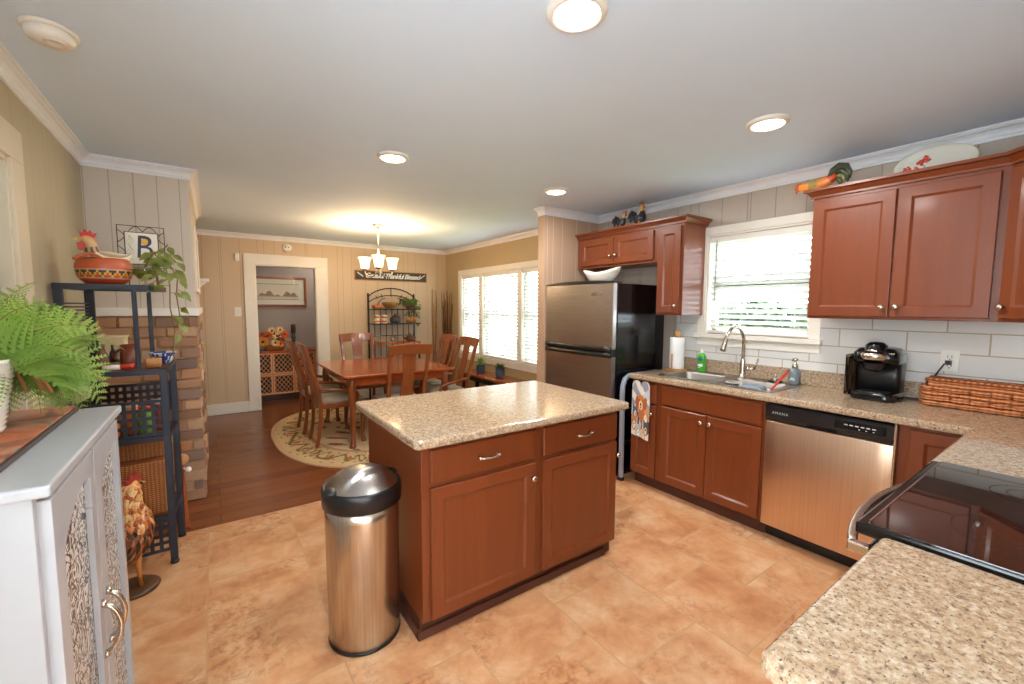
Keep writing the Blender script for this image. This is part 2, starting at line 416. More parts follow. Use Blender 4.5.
# openings
KW = (1.227, 2.0, 1.235, 2.04)            # kitchen window: y0,y1,z0,z1
DW = (3.94, 6.225, 0.70, 1.955)           # dining window
DR = (0.51, 1.283, 0.0, 2.005)            # doorway in the far wall
SD = (1.75, 2.553, 0.0, 2.02)             # door in the left wall
LW = (-0.95, 0.55, 0.86, 2.12)              # window added out of view in the left wall to let daylight in
b = MB(); wall_cells(b, lambda u, v, n: Vector((XR+n, u, v)), -0.5, YST, 0, ZC, [KW], 0.14); setting('wall_right', b, M['wall_kitchen'])
b = MB(); wall_cells(b, lambda u, v, n: Vector((XD+n, u, v)), YST+0.1, YF+0.12, 0, ZC, [DW], 0.14); setting('wall_dining', b, M['wall_dining'])
b = MB(); b.box((XST, YST, 0), (XR+0.14, YST+0.1, ZC)); setting('wall_stub', b, M['wall_stub'])
b = MB(); wall_cells(b, lambda u, v, n: Vector((u, YF+n, v)), XL-0.15, XD, 0, ZC, [DR], 0.12); setting('wall_far', b, M['wall_far'])
b = MB(); wall_cells(b, lambda u, v, n: Vector((XL-n, u, v)), -2.7, YF, 0, ZC, [SD, LW], 0.12); setting('wall_left', b, M['wall_left'])
b = MB(); b.box((0.62, -0.47, 0), (XR, -0.345, ZC)); b.box((0.62, -2.6, 0), (0.74, -0.47, ZC)); setting('wall_back', b, M['wall_rear'])
b = MB(); wall_cells(b, lambda u, v, n: Vector((u, -2.6-n, v)), XL, 0.74, 0, ZC, [(-0.58, 0.56, 0.05, 2.1)], 0.1); setting('wall_rear', b, M['wall_rear'])
b = MB(); b.box((-0.4, 7.72, 0), (2.4, 7.8, ZC)); b.box((-0.4, YF+0.12, 0), (-0.3, 7.72, ZC)); b.box((2.3, YF+0.12, 0), (2.4, 7.72, ZC)); setting('wall_hall', b, M['wall_hall'])
# chimney breast: panelled upper part on a rough brick base
b = MB(); b.box((XL, YCH, 1.42), (XCH, 5.7, ZC)); setting('wall_chimney', b, M['wall_chimney'])
rnd = random.Random(7)
b = MB(); ROW = 0.076
PAL = [(158, 118, 90), (176, 136, 104), (144, 112, 92), (186, 150, 118), (136, 112, 98), (168, 124, 92), (194, 164, 132), (152, 126, 106), (178, 126, 86)]
def brick(mb, a, c):
    q = PAL[rnd.randrange(len(PAL))]; k = rnd.uniform(0.88, 1.12); col = tuple(min(255, x*k) for x in q)
    v0 = len(mb.v); mb.box(a, c, col)
    for i in range(v0, len(mb.v)): mb.v[i] = tuple(x+rnd.uniform(-0.006, 0.006) for x in mb.v[i])
for r_ in range(18):
    z0 = r_*ROW+0.004; z1 = z0+ROW-0.012; x = XL+0.02-(r_ % 2)*0.1
    while x < XCH-0.02:
        x1 = min(x+rnd.uniform(0.17, 0.22), XCH)
        if x1 > XL+0.02: brick(b, (max(x, XL+0.005), YCH+rnd.uniform(-0.012, 0.006), z0), (x1-0.01 if x1 < XCH-0.03 else XCH+rnd.uniform(-0.004, 0.016), YCH+0.09, z1))
        x = x1
    y = YCH+0.09+(r_ % 2)*0.1
    while y < 5.6:
        y1 = y+rnd.uniform(0.18, 0.23); brick(b, (XCH-0.09, y, z0), (XCH+rnd.uniform(-0.004, 0.022), y1-0.012, z1)); y = y1
bk = setting('wall_brick', b, M['bricks'], bevel=0.005)
b = MB(); b.box((XL, YCH+0.012, 0), (XCH-0.006, 5.7, 1.37)); o = b.build('mortar', M['mortar'], bk)
b = MB(); b.box((XL, YCH-0.022, 1.368), (XCH+0.022, 5.7, 1.424)); setting('trim_1', b, M['trim'], bevel=0.004)
# crown moulding swept along wall lines (interior on the left of the path)
def crown(name, pts, pj, dr, mat):
    prof = [(0, -dr), (pj*0.16, -dr), (pj*0.16, -dr*0.86), (pj*0.10, -dr*0.82), (pj*0.22, -dr*0.74), (pj*0.30, -dr*0.52), (pj*0.52, -dr*0.32), (pj*0.80, -dr*0.24), (pj*0.78, -dr*0.16), (pj, -dr*0.13), (pj, 0), (0, 0)]
    P = [Vector((x, y, 0)) for x, y in pts]; N = len(P); L = []
    for i in range(N):
        d0 = (P[i]-P[i-1]).normalized() if i else None; d1 = (P[i+1]-P[i]).normalized() if i < N-1 else None
        n0 = Vector((-d0.y, d0.x, 0)) if d0 else None; n1 = Vector((-d1.y, d1.x, 0)) if d1 else None
        if n0 and n1: mvec = (n0+n1)/(1+n0.dot(n1))
        else: mvec = n0 or n1
        L.append([P[i]+mvec*a+Vector((0, 0, ZC+z)) for a, z in prof])
    mb = MB(); mb.loops(L, True, True, True, None, False); return setting(name, mb, mat)
crown('trim_2', [(XR, -0.345), (XR, YST), (XST, YST), (XST, YST+0.1)], 0.055, 0.07, M['crown'])
crown('trim_3', [(XCH, 5.7), (XCH, YCH), (XL, YCH), (XL, -0.3)], 0.055, 0.07, M['crown'])
crown('trim_4', [(XD, YST+0.1), (XD, YF), (XL, YF)], 0.06, 0.06, M['crown'])
b = MB(); b.box((XL, YF-0.018, 0), (0.385, YF, 0.145)); b.box((1.437, YF-0.018, 0), (XD, YF, 0.145)); setting('baseboard_far', b, M['trim'], bevel=0.004)
b = MB(); b.box((XD-0.016, YST+0.1, 0), (XD, YF-0.018, 0.13)); setting('baseboard_dining', b, M['trim'], bevel=0.004)
# far doorway casing
b = MB(); y0, y1 = YF-0.024, YF
b.box((0.385, y0, 0), (0.515, y1, 2.0)); b.box((1.278, y0, 0), (1.437, y1, 2.0)); b.box((0.385, y0, 2.0), (1.437, y1, 2.142))
b.box((0.51, y0+0.01, 0), (0.528, YF+0.12, 2.005)); b.box((1.265, y0+0.01, 0), (1.283, YF+0.12, 2.005)); b.box((0.51, y0+0.01, 1.988), (1.283, YF+0.12, 2.005))
d1 = setting('door_1', b, M['trim'], bevel=0.004)
# left wall door
b = MB(); b.box((XL, 1.61, 0), (XL+0.024, 1.75, 2.02)); b.box((XL, 2.553, 0), (XL+0.024, 2.69, 2.02)); b.box((XL, 1.61, 2.02), (XL+0.024, 2.69, 2.152))
b.box((XL-0.12, 2.535, 0), (XL+0.01, 2.553, 2.02)); b.box((XL-0.12, 1.75, 0), (XL+0.01, 1.768, 2.02)); b.box((XL-0.12, 1.75, 2.002), (XL+0.01, 2.553, 2.02))
b.box((XL-0.125, 1.70, -0.01), (XL-0.12, 2.60, 2.08)); d2 = setting('door_2', b, M['trim_cream'], bevel=0.004)  # thin sheet outside the leaf is added, unseen, to block leaking sun
b = MB(); fr = frame((XL-0.06, 1.77, 0.01), (0, 1, 0), (0, 0, 1)); panel_door(b, fr, 0.763, 1.99, 0.03, 0.11, 0.01); b.build('door_leaf', M['white_enamel'], d2)
b = MB(); b.lathe([(0.012, 0), (0.012, 0.03), (0.028, 0.04), (0.028, 0.06), (0.001, 0.068)], 16, (XL-0.03, 1.84, 0.95), (1, 0, 0)); b.build('door_knob', M['nickel'], d2)
# patio door added out of view behind the camera to let daylight in
b = MB()
for x in (-0.58, -0.04, 0.5): b.box((x, -2.66, 0.05), (x+0.06, -2.61, 2.1))
for z in (0.05, 2.02): b.box((-0.58, -2.66, z), (0.56, -2.61, z+0.08))
d3 = setting('added_daylight_door', b, M['trim'])
b = MB(); b.box((-0.57, -2.64, 0.1), (0.55, -2.634, 2.05)); b.build('pane', M['pane'], d3)

# ------------------------------------------------------------------ windows and blinds
def window(name, X, y0, y1, z0, z1, cas, mulls, stool, mat, meet):
    """window in a wall facing -x"""
    b = MB(); xo = X-0.022
    b.box((xo, y0-cas, z0-0.01), (X, y0, z1+cas)); b.box((xo, y1, z0-0.01), (X, y1+cas, z1+cas)); b.box((xo, y0, z1), (X, y1, z1+cas))
    for a, c in mulls: b.box((xo+0.006, a, z0), (X+0.1, c, z1))
    for y in (y0, y1-0.016): b.box((X-0.01, y, z0), (X+0.12, y+0.016, z1))
    b.box((X-0.01, y0, z1-0.016), (X+0.12, y1, z1))
    w = setting(name, b, mat, bevel=0.003)
    b = MB(); b.box((X-stool, y0-cas-0.015, z0-0.035), (X+0.12, y1+cas+0.015, z0)); b.box((X-0.018, y0-cas, z0-0.10), (X, y1+cas, z0-0.035)); b.build('window_sill', mat, w, bevel=0.004)
    ed = [y0+0.016] + [q for mm in mulls for q in mm] + [y1-0.016]
    for i in range(0, len(ed), 2):
        a, c = ed[i], ed[i+1]; b = MB(); t = 0.035; x0, x1 = X+0.075, X+0.105; zm = z0+(z1-z0)*meet
        for za, zb in ((z0, zm+0.02), (zm-0.02, z1-0.016)):
            b.box((x0, a, za), (x1, a+t, zb)); b.box((x0, c-t, za), (x1, c, zb)); b.box((x0, a, za), (x1, c, za+t)); b.box((x0, a, zb-t), (x1, c, zb))
        sa = b.build('window_sash', M['trim'], w)
        b = MB(); b.box((X+0.088, a+t, z0+t), (X+0.091, c-t, z1-0.05)); b.build('pane', M['pane'], sa)
    return w
window('window_1', XR, KW[0], KW[1], KW[2], KW[3], 0.062, [], 0.05, M['trim'], 0.5)
MUL = [(4.56, 4.65), (5.56, 5.65)]
window('window_2', XD, DW[0], DW[1], DW[2], DW[3], 0.075, MUL, 0.03, M['trim'], 0.5)
b = MB(); xa, xb = XL-0.12, XL+0.022
b.box((XL, LW[0]-0.07, LW[2]-0.07), (xb, LW[0], LW[3]+0.07)); b.box((XL, LW[1], LW[2]-0.07), (xb, LW[1]+0.07, LW[3]+0.07)); b.box((XL, LW[0], LW[3]), (xb, LW[1], LW[3]+0.07)); b.box((XL, LW[0], LW[2]-0.07), (XL+0.04, LW[1], LW[2]))
for y in (LW[0], -0.22, LW[1]-0.04): b.box((XL-0.09, y, LW[2]), (XL-0.06, y+0.04, LW[3]))
for z in (LW[2], 1.48, LW[3]-0.04): b.box((XL-0.09, LW[0], z), (XL-0.06, LW[1], z+0.04))
w3 = setting('added_daylight_window', b, M['trim'])  # added, unseen window that brings daylight onto the sink side
b = MB(); b.box((XL-0.077, LW[0]+0.01, LW[2]+0.01), (XL-0.073, LW[1]-0.01, LW[3]-0.01)); b.build('pane', M['pane'], w3)
def blind(label, X, y0, y1, z0, z1, tilt, pitch, group, wand_y, head=0.045, sw=0.05):
    t = thing('window_blind', label, 'blind', (X, (y0+y1)/2, z0), 0, group)
    b = MB(); b.box((X-0.028, y0, z1-head), (X+0.028, y1, z1)); b.build('headrail', M['white_plastic'], t, bevel=0.003)
    b = MB(); z = z0+0.05; ca, sa = math.cos(tilt), math.sin(tilt)
    while z < z1-head-0.01:
        L = []
        for y in (y0+0.004, y1-0.004):
            q = []
            for i in range(5):
                s_ = (i/4-0.5)*sw; bow = 0.004*(1-(2*i/4-1)**2)
                q.append(Vector((X+s_*ca-bow*sa, y, z+s_*sa+bow*ca)))
            L.append(q)
        b.loops(L, False)
        z += pitch
    b.build('slats', M['slat'], t)
    b = MB(); b.box((X-0.026, y0+0.004, z0), (X+0.026, y1-0.004, z0+0.022)); b.build('bottom_rail', M['white_plastic'], t, bevel=0.004)
    w = y1-y0
    for y in ([y0+0.15*w, y1-0.15*w] if w < 0.9 else [y0+0.12*w, (y0+y1)/2, y1-0.12*w]):
        b = MB(); b.tube([(X-0.027, y, z1-0.02), (X-0.027, y, z0+0.01), (X+0.027, y, z0+0.01), (X+0.027, y, z1-0.02)], 0.0014, 5); b.build('ladder_cord', M['white_plastic'], t)
    b = MB(); b.tube([(X-0.032, wand_y, z1-0.03), (X-0.036, wand_y, z1-0.03-(z1-z0)*0.62)], 0.004, 6); b.build('tilt_wand', M['cordgrey'], t)
    return t
M['cordgrey'] = plain('grey_wand', (150, 148, 146), 0.4)
blind('white slatted blind in the kitchen window above the sink', XR+0.03, KW[0]+0.018, KW[1]-0.018, KW[2]+0.004, KW[3]-0.018, R(-36), 0.0445, 'white window blinds', KW[1]-0.07)
ys = [DW[0]+0.018, MUL[0][0], MUL[0][1], MUL[1][0], MUL[1][1], DW[1]-0.018]
for i, t_ in enumerate(('white slatted blind in the dining window nearest the refrigerator', 'wide white slatted blind in the middle of the three dining windows', 'narrow white slatted blind in the dining window nearest the twig bundles')):
    blind(t_, XD+0.03, ys[2*i]+0.004, ys[2*i+1]-0.004, DW[2]+0.004, DW[3]-0.018, R(-40), 0.048, 'white window blinds', ys[2*i+1]-0.06)
# outdoors
b = MB(); b.box((XR+0.3, -6, -0.5), (30, 20, -0.45)); setting('ground', b, M['lawn'])
def hedge(loc, rx, ry, rz, n, seed, label):
    g = random.Random(seed); b = MB()
    for _ in range(n):
        th = g.uniform(0, 2*PI); ph = math.acos(g.uniform(-0.3, 1)); k = g.uniform(0.75, 1.0)
        p = Vector((loc[0]+rx*k*math.sin(ph)*math.cos(th), loc[1]+ry*k*math.sin(ph)*math.sin(th), loc[2]+rz*k*math.cos(ph)))
        q = Vector((g.uniform(-1, 1), g.uniform(-1, 1), g.uniform(-1, 1))).normalized(); u = q.orthogonal().normalized(); s_ = g.uniform(0.05, 0.1); v = q.cross(u)
        b.add([p-u*s_, p+v*s_*0.5, p+u*s_, p-v*s_*0.5], [(0, 1, 2, 3)])
    return tag(b.build('garden_shrub', M['hedge'], origin=(loc[0], loc[1], -0.45)), label, 'shrub')
hedge((6.2, 3.0, 0.4), 1.0, 1.7, 1.15, 4200, 3, 'leafy green shrub outside the kitchen window, behind the blind slats')
hedge((8.6, 5.9, 0.1), 1.1, 1.4, 1.0, 1800, 4, 'low green shrub farther out on the lawn beyond the kitchen window')

# ------------------------------------------------------------------ lamps
def recessed(x, y, label):
    t = thing('recessed_light', label, 'ceiling light', (x, y, ZC), 0, 'recessed ceiling lights')
    b = MB(); b.lathe([(0.098, 0.0), (0.098, -0.006), (0.094, -0.013), (0.078, -0.02), (0.074, -0.016), (0.074, -0.002)], 36, (x, y, ZC), cap=False); b.build('trim_ring', M['white_plastic'], t)
    b = MB(); b.lathe([(0.0001, -0.022), (0.05, -0.021), (0.075, -0.015), (0.075, -0.002)], 36, (x, y, ZC), cap=False); b.build('lens', M['lens'], t)
    d = bpy.data.lights.new('lamp', 'AREA'); d.shape = 'DISK'; d.size = 0.15; d.energy = RECESSED_W; d.color = (1.0, 0.975, 0.94)
    o = bpy.data.objects.new('lamp', d); COL.objects.link(o); o.parent = t; o.location = (0, 0, -0.03)
recessed(1.005, 1.074, 'round recessed ceiling light nearest the camera, above the island front')
recessed(2.376, 1.108, 'round recessed ceiling light closest to the sink window')
recessed(0.991, 2.732, 'round recessed ceiling light over the back of the island towards the dining table')
recessed(2.35, 2.723, 'small-looking round recessed ceiling light just in front of the refrigerator')
CX, CY = 1.645, 5.07
t = thing('chandelier', 'brushed nickel chandelier with frosted bell shades above the dining table', 'chandelier', (CX, CY, ZC))
b = MB(); b.lathe([(0.0001, -0.035), (0.03, -0.034), (0.05, -0.022), (0.066, -0.006), (0.066, 0)], 28, (CX, CY, ZC), cap=False); b.build('canopy', M['nickel'], t)
b = MB(); b.tube([(CX, CY, ZC-0.03), (CX, CY, 1.88)], 0.009, 10); b.lathe([(0.0001, 1.80), (0.014, 1.81), (0.02, 1.83), (0.03, 1.86), (0.02, 1.885), (0.012, 1.93), (0.009, 1.96)], 16, (CX, CY, 0)); b.build('stem', M['nickel'], t)
for k in range(3):
    a = R(-108+120*k); dx, dy = math.cos(a), math.sin(a)
    P = [(CX+dx*r, CY+dy*r, z) for r, z in ((0.02, 1.855), (0.07, 1.80), (0.13, 1.795), (0.175, 1.83), (0.182, 1.87))]
    q = []
    for i in range(len(P)-1):
        for j in range(3): u = j/3; q.append(tuple(P[i][w]*(1-u)+P[i+1][w]*u for w in range(3)))
    b = MB(); b.tube(q+[P[-1]], 0.008, 8); arm = b.build('arm', M['nickel'], t)
    c = (CX+dx*0.182, CY+dy*0.182, 0)
    b = MB(); b.lathe([(0.012, 1.862), (0.034, 1.868), (0.038, 1.885), (0.03, 1.9)], 16, c); b.build('cup', M['nickel'], arm)
    b = MB(); b.lathe([(0.032, 1.885), (0.046, 1.90), (0.052, 1.95), (0.057, 1.985), (0.07, 2.01), (0.076, 2.018), (0.072, 2.019), (0.052, 1.98), (0.044, 1.91), (0.0001, 1.9)], 22, c, cap=False); b.build('lamp_shade', M['shade'], t)
    d = bpy.data.lights.new('bulb', 'POINT'); d.energy = CHAND_W; d.color = (1.0, 0.66, 0.36); d.shadow_soft_size = 0.03
    o = bpy.data.objects.new('bulb', d); COL.objects.link(o); o.parent = t; o.location = (dx*0.182, dy*0.182, 2.06-ZC)
d = bpy.data.lights.new('added_hall_lamp', 'POINT'); d.energy = HALL_W; d.color = (1.0, 0.93, 0.85); d.shadow_soft_size = 0.08  # unseen lamp added to brighten the hall
hl = bpy.data.objects.new('bulb', d); COL.objects.link(hl)
t = thing('added_hall_light', 'small round ceiling light added out of view to brighten the hall beyond the far doorway', 'ceiling light', (1.7, 7.25, ZC)); hl.parent = t; hl.location = (0, 0, -0.16)
b = MB(); b.lathe([(0.11, 0), (0.11, -0.02), (0.1, -0.03)], 24, (1.7, 7.25, ZC)); b.build('base', M['nickel'], t)
b = MB(); b.lathe([(0.098, -0.025), (0.09, -0.06), (0.05, -0.085), (0.0001, -0.09)], 24, (1.7, 7.25, ZC), cap=False); b.build('glass_dome', M['shade'], t)
# smoke detectors, thermostat, switch
t = thing('smoke_detector', 'white round smoke detector on the ceiling near the left wall', 'smoke detector', (-0.415, 2.21, ZC))
b = MB(); b.lathe([(0.075, 0), (0.075, -0.008), (0.07, -0.012)], 32, (-0.415, 2.21, ZC)); b.build('base_plate', M['white_plastic'], t)
b = MB(); b.lathe([(0.066, -0.012), (0.064, -0.03), (0.054, -0.042), (0.0001, -0.046)], 32, (-0.415, 2.21, ZC)); b.build('cover', M['white_plastic'], t)
b = MB(); b.lathe([(0.03, 0), (0.03, 0.004), (0.026, 0.006), (0.022, 0.003), (0.0001, 0.003)], 24, (-0.40, 2.195, ZC-0.045), (0, 0, -1)); b.build('test_button', M['ceramic'], t)
t = thing('smoke_detector', 'white round smoke alarm on the far wall above the doorway', 'smoke detector', (0.915, YF, 2.25))
b = MB(); b.lathe([(0.06, 0), (0.06, 0.02), (0.05, 0.034), (0.0001, 0.036)], 28, (0.915, YF, 2.25), (0, -1, 0)); b.build('cover', M['white_plastic'], t)
for dx in (-0.022, 0.018): b = MB(); b.lathe([(0.008, 0), (0.008, 0.003), (0.001, 0.003)], 10, (0.915+dx, YF-0.035, 2.255), (0, -1, 0)); b.build('vent_hole', M['black'], t)
t = thing('motion_sensor', 'small white sensor box on the far wall left of the doorway top', 'sensor', (0.32, YF, 2.08))
b = MB(); b.box((0.293, YF-0.035, 2.03), (0.343, YF, 2.135)); b.build('case', M['white_plastic'], t, bevel=0.008)
b = MB(); b.box((0.303, YF-0.038, 2.04), (0.333, YF-0.034, 2.075)); b.build('sensor_window', M['ceramic'], t)
t = thing('light_switch', 'white light switch plate on the far wall beside the doorway', 'switch', (0.30, YF, 1.36))
b = MB(); b.box((0.265, YF-0.006, 1.30), (0.34, YF, 1.42)); b.build('plate', M['white_plastic'], t, bevel=0.003)
b = MB(); b.box((0.297, YF-0.014, 1.348), (0.308, YF-0.005, 1.372)); b.build('toggle', M['ceramic'], t)

# ================================================================== KITCHEN CABINETS
ZT = 0.915
# island
t = thing('kitchen_island', 'reddish-brown wooden kitchen island with two drawers and two doors', 'kitchen island', (1.3, 2.0, 0))
b = MB(); b.box((0.69, 1.63, 0.085), (1.885, 2.36, 0.8745)); b.build('carcass', M['cabinet'], t, bevel=0.002)
b = MB(); b.box((0.69, 1.66, 0), (1.885, 2.36, 0.085)); b.box((0.675, 1.65, 0), (0.69, 2.37, 0.05)); b.box((0.675, 1.645, 0), (1.83, 1.66, 0.04)); b.build('toe_kick', M['kick'], t)
fr0 = frame((0, 1.63, 0), (1, 0, 0), (0, 0, 1))
def island_front(x0, x1, kx):
    sub = lambda u, v, n: fr0(x0+u, v, n)
    b = MB(); slab_front(b, lambda u, v, n: fr0(x0+u, 0.700+v, n), x1-x0, 0.145); dr = b.build('drawer', M['cabinet'], t, bevel=0.001)
    xm = (x0+x1)/2; b = MB()
    for s_ in (-1, 1): b.lathe([(0.008, 0), (0.006, 0.018)], 10, (xm+s_*0.048, 1.61, 0.772), (0, -1, 0)); b.ell((xm+s_*0.05, 1.589, 0.772), (0.009, 0.008, 0.009), 10, 6)
    b.tube([(xm-0.05, 1.588, 0.772), (xm-0.03, 1.584, 0.769), (xm, 1.582, 0.766), (xm+0.03, 1.584, 0.769), (xm+0.05, 1.588, 0.772)], [0.005, 0.006, 0.0045, 0.006, 0.005], 8); b.build('pull', M['nickel'], dr)
    b = MB(); panel_door(b, lambda u, v, n: fr0(x0+u, 0.095+v, n), x1-x0, 0.585); do = b.build('door', M['cabinet'], t, bevel=0.001)
    knob(do, (kx, 1.61, 0.607), (0, -1, 0))
island_front(0.725, 1.283, 1.258); island_front(1.333, 1.875, 1.868)
b = MB(); b.prism(rrect(0.632, 1.548, 1.91, 2.425, 0.03), 0.04, lambda u, v, n: Vector((u, v, 0.875+n)))
tag(b.build('island_countertop', M['granite'], bevel=0.012, seg=3, origin=(1.27, 2.0, 0.875)), 'speckled granite countertop lying on the island', 'countertop')

# base run along the window wall, doors facing -x
XF = 2.80
fy = lambda y: frame((XF, y, 0), (0, -1, 0), (0, 0, 1))
def base_cab(label, ya, yb, fronts, corner=False):
    """ya > yb; fronts = list of (kind, y_left, y_right, z0, z1, knob or None)"""
    t = thing('base_cabinet', label, 'cabinet', ((XF+XR)/2, (ya+yb)/2, 0), 0, 'base cabinets')
    b = MB(); hs = 0.70 if 1.2 < ya < 2.3 else 0.874
    b.box((XF, yb, 0.10), (XF+0.018, ya, 0.874)); b.box((XR-0.02, yb, 0.10), (XR-0.005, ya, 0.874)); b.box((XF+0.018, yb, 0.10), (XR-0.02, ya, 0.118))
    b.box((XF+0.018, yb, 0.118), (XR-0.02, yb+0.012, hs)); b.box((XF+0.018, ya-0.012, 0.118), (XR-0.02, ya, hs if ya < 2.2 else 0.874)); b.build('carcass', M['cabinet'], t)
    b = MB(); b.box((XF+0.06, yb, 0), (XR-0.05, ya, 0.10)); b.build('toe_kick', M['kick'], t)
    for kind, yl, yr, z0, z1, kn in fronts:
        f = fy(yl); b = MB()
        (panel_door if kind == 'door' else slab_front)(b, (lambda u, v, n: f(u, z0+v, n)), yl-yr, z1-z0)
        o = b.build(kind, M['cabinet'], t, bevel=0.001)
        if kn: knob(o, (XF-0.02, kn[0], kn[1]), (-1, 0, 0))
    return t
base_cab('narrow reddish base cabinet beside the refrigerator with a towel hung on it', 2.255, 1.985, [('drawer', 2.245, 2.015, 0.70, 0.85, None), ('door', 2.245, 2.015, 0.11, 0.685, (2.045, 0.62))])
base_cab('wide reddish double-door base cabinet under the sink', 1.985, 1.228, [('drawer', 1.965, 1.24, 0.71, 0.855, None), ('door', 1.965, 1.606, 0.11, 0.695, (1.635, 0.645)), ('door', 1.60, 1.24, 0.11, 0.695, (1.571, 0.645))])
base_cab('reddish corner base cabinet between the dishwasher and the range', 0.60, -0.33, [('door', 0.555, 0.37, 0.11, 0.855, None)], True)
t = thing('base_cabinet', 'reddish base cabinet under the counter right of the range', 'cabinet', (2.4, 0, 0), 0, 'base cabinets')
b = MB(); b.box((2.03, -0.33, 0.10), (2.79, 0.29, 0.874)); b.build('carcass', M['cabinet'], t)
b = MB(); b.box((2.03, -0.3, 0), (2.79, 0.23, 0.10)); b.build('toe_kick', M['kick'], t)
f = frame((2.78, 0.29, 0), (-1, 0, 0), (0, 0, 1)); b = MB(); panel_door(b, lambda u, v, n: f(u+0.04, v+0.11, n), 0.68, 0.745); o = b.build('door', M['cabinet'], t); knob(o, (2.12, 0.31, 0.8), (0, 1, 0))
t = thing('base_cabinet', 'reddish base cabinet under the foreground granite counter', 'cabinet', (1.0, 0, 0), 0, 'base cabinets')
b = MB(); b.box((0.70, -0.33, 0.10), (1.255, 0.22, 0.874)); b.build('carcass', M['cabinet'], t)
b = MB(); b.box((0.72, -0.3, 0), (1.25, 0.17, 0.10)); b.build('toe_kick', M['kick'], t)
f = frame((1.245, 0.22, 0), (-1, 0, 0), (0, 0, 1))
b = MB(); slab_front(b, lambda u, v, n: f(u+0.03, v+0.70, n), 0.49, 0.15); b.build('drawer', M['cabinet'], t)
b = MB(); panel_door(b, lambda u, v, n: f(u+0.03, v+0.11, n), 0.49, 0.575); b.build('door', M['cabinet'], t)
# counters
SK = (2.85, 1.225, 3.33, 2.075)          # sink rectangle x0,y0,x1,y1
poly = [(2.756, 2.265), (2.756, 0.352), (2.022, 0.352), (2.022, -0.34), (XR-0.002, -0.34), (XR-0.002, 2.265)]
b = MB(); b.prism(poly, 0.04, lambda u, v, n: Vector((u, v, 0.875+n)))
ct = b.build('window_countertop', M['granite'], origin=(3.0, 1.0, 0.875))
c = MB(); c.box((SK[0]+0.02, SK[1]+0.02, 0.8), (SK[2]-0.05, SK[3]-0.02, 1.0)); boolean(ct, [c.build('cut', M['granite'])])
md = ct.modifiers.new('bevel', 'BEVEL'); md.width = 0.012; md.segments = 3; md.limit_method = 'ANGLE'
tag(ct, 'L-shaped speckled granite countertop holding the sink and coffee maker', 'countertop')
b = MB(); b.box((XR-0.022, -0.34, 0.915), (XR-0.002, 2.265, 1.018)); b.build('backsplash_strip', M['granite'], ct, bevel=0.003)
b = MB(); b.prism(rrect(0.668, -0.34, 1.27, 0.287, 0.02), 0.04, lambda u, v, n: Vector((u, v, 0.875+n)))
tag(b.build('front_countertop', M['granite'], bevel=0.012, seg=3, origin=(0.95, 0, 0.875)), 'speckled granite countertop in the right foreground beside the range', 'countertop')
# tiled wall face
def subway():
    a = NT('white_subway_tile'); g = a.n('ShaderNodeNewGeometry'); sx = a.n('ShaderNodeSeparateXYZ'); a.l(g.outputs['Position'], sx.inputs[0])
    cx = a.n('ShaderNodeCombineXYZ'); a.l(a.math('ADD', sx.outputs[1], 0.115), cx.inputs[0]); a.l(a.math('ADD', sx.outputs[2], -0.015), cx.inputs[1])
    br = a.n('ShaderNodeTexBrick'); br.offset = 0.5; br.inputs['Scale'].default_value = 1; br.inputs['Brick Width'].default_value = 0.335; br.inputs['Row Height'].default_value = 0.118
    br.inputs['Mortar Size'].default_value = 0.0035; br.inputs['Color1'].default_value = lin((228, 226, 222)); br.inputs['Color2'].default_value = lin((220, 218, 214)); br.inputs['Mortar'].default_value = lin((186, 170, 146))
    a.l(cx.outputs[0], br.inputs['Vector']); a.base(br.outputs['Color']); a.bump(a.math('MULTIPLY', br.outputs['Fac'], -1.0), 0.4, 0.004)
    return a.set(0.16)
M['subway'] = subway()
b = MB(); wall_cells(b, lambda u, v, n: Vector((XR-0.008+n, u, v)), -0.34, 2.265, 1.018, 1.40, [(1.165, 2.062, 1.135, 1.5)], 0.006); setting('trim_5', b, M['subway'])
t = thing('wall_outlet', 'white wall outlet on the tiled backsplash behind the coffee maker', 'outlet', (XR-0.009, 0.535, 1.155))
b = MB(); b.box((XR-0.014, 0.497, 1.095), (XR-0.008, 0.573, 1.215)); b.build('plate', M['white_plastic'], t, bevel=0.002)
for z in (1.13, 1.18):
    b = MB()
    for dy in (-0.008, 0.008): b.box((XR-0.0145, 0.535+dy-0.0015, z-0.006), (XR-0.0135, 0.535+dy+0.0015, z+0.006))
    b.lathe([(0.003, 0), (0.003, 0.001)], 8, (XR-0.0135, 0.535, z-0.014), (-1, 0, 0))
    b.build('socket', M['black'], t)

# upper cabinets
XU = 3.08
def upper_front(t, yl, yr, z0, z1, kn):
    f = frame((XU, yl, z0), (0, -1, 0), (0, 0, 1)); b = MB(); panel_door(b, f, yl-yr, z1-z0); o = b.build('door', M['cabinet'], t, bevel=0.001)
    knob(o, (XU-0.02, kn[0], kn[1]), (-1, 0, 0))
def cab_crown(t, pts):
    prof = [(0, 0), (0.012, 0), (0.012, 0.012), (0.03, 0.035), (0.045, 0.04), (0.045, 0.055), (0, 0.055)]
    P = [Vector((x, y, 0)) for x, y in pts]; L = []
    for i in range(len(P)):
        d0 = (P[i]-P[i-1]).normalized() if i else None; d1 = (P[i+1]-P[i]).normalized() if i < len(P)-1 else None
        n0 = Vector((d0.y, -d0.x, 0)) if d0 else None; n1 = Vector((d1.y, -d1.x, 0)) if d1 else None
        mv = (n0+n1)/(1+n0.dot(n1)) if (n0 and n1) else (n0 or n1)
        L.append([P[i]+mv*a+Vector((0, 0, 2.115+z)) for a, z in prof])
    b = MB(); b.loops(L, True, True, True, None, False); return b.build('crown', M['cabinet_h'], t)
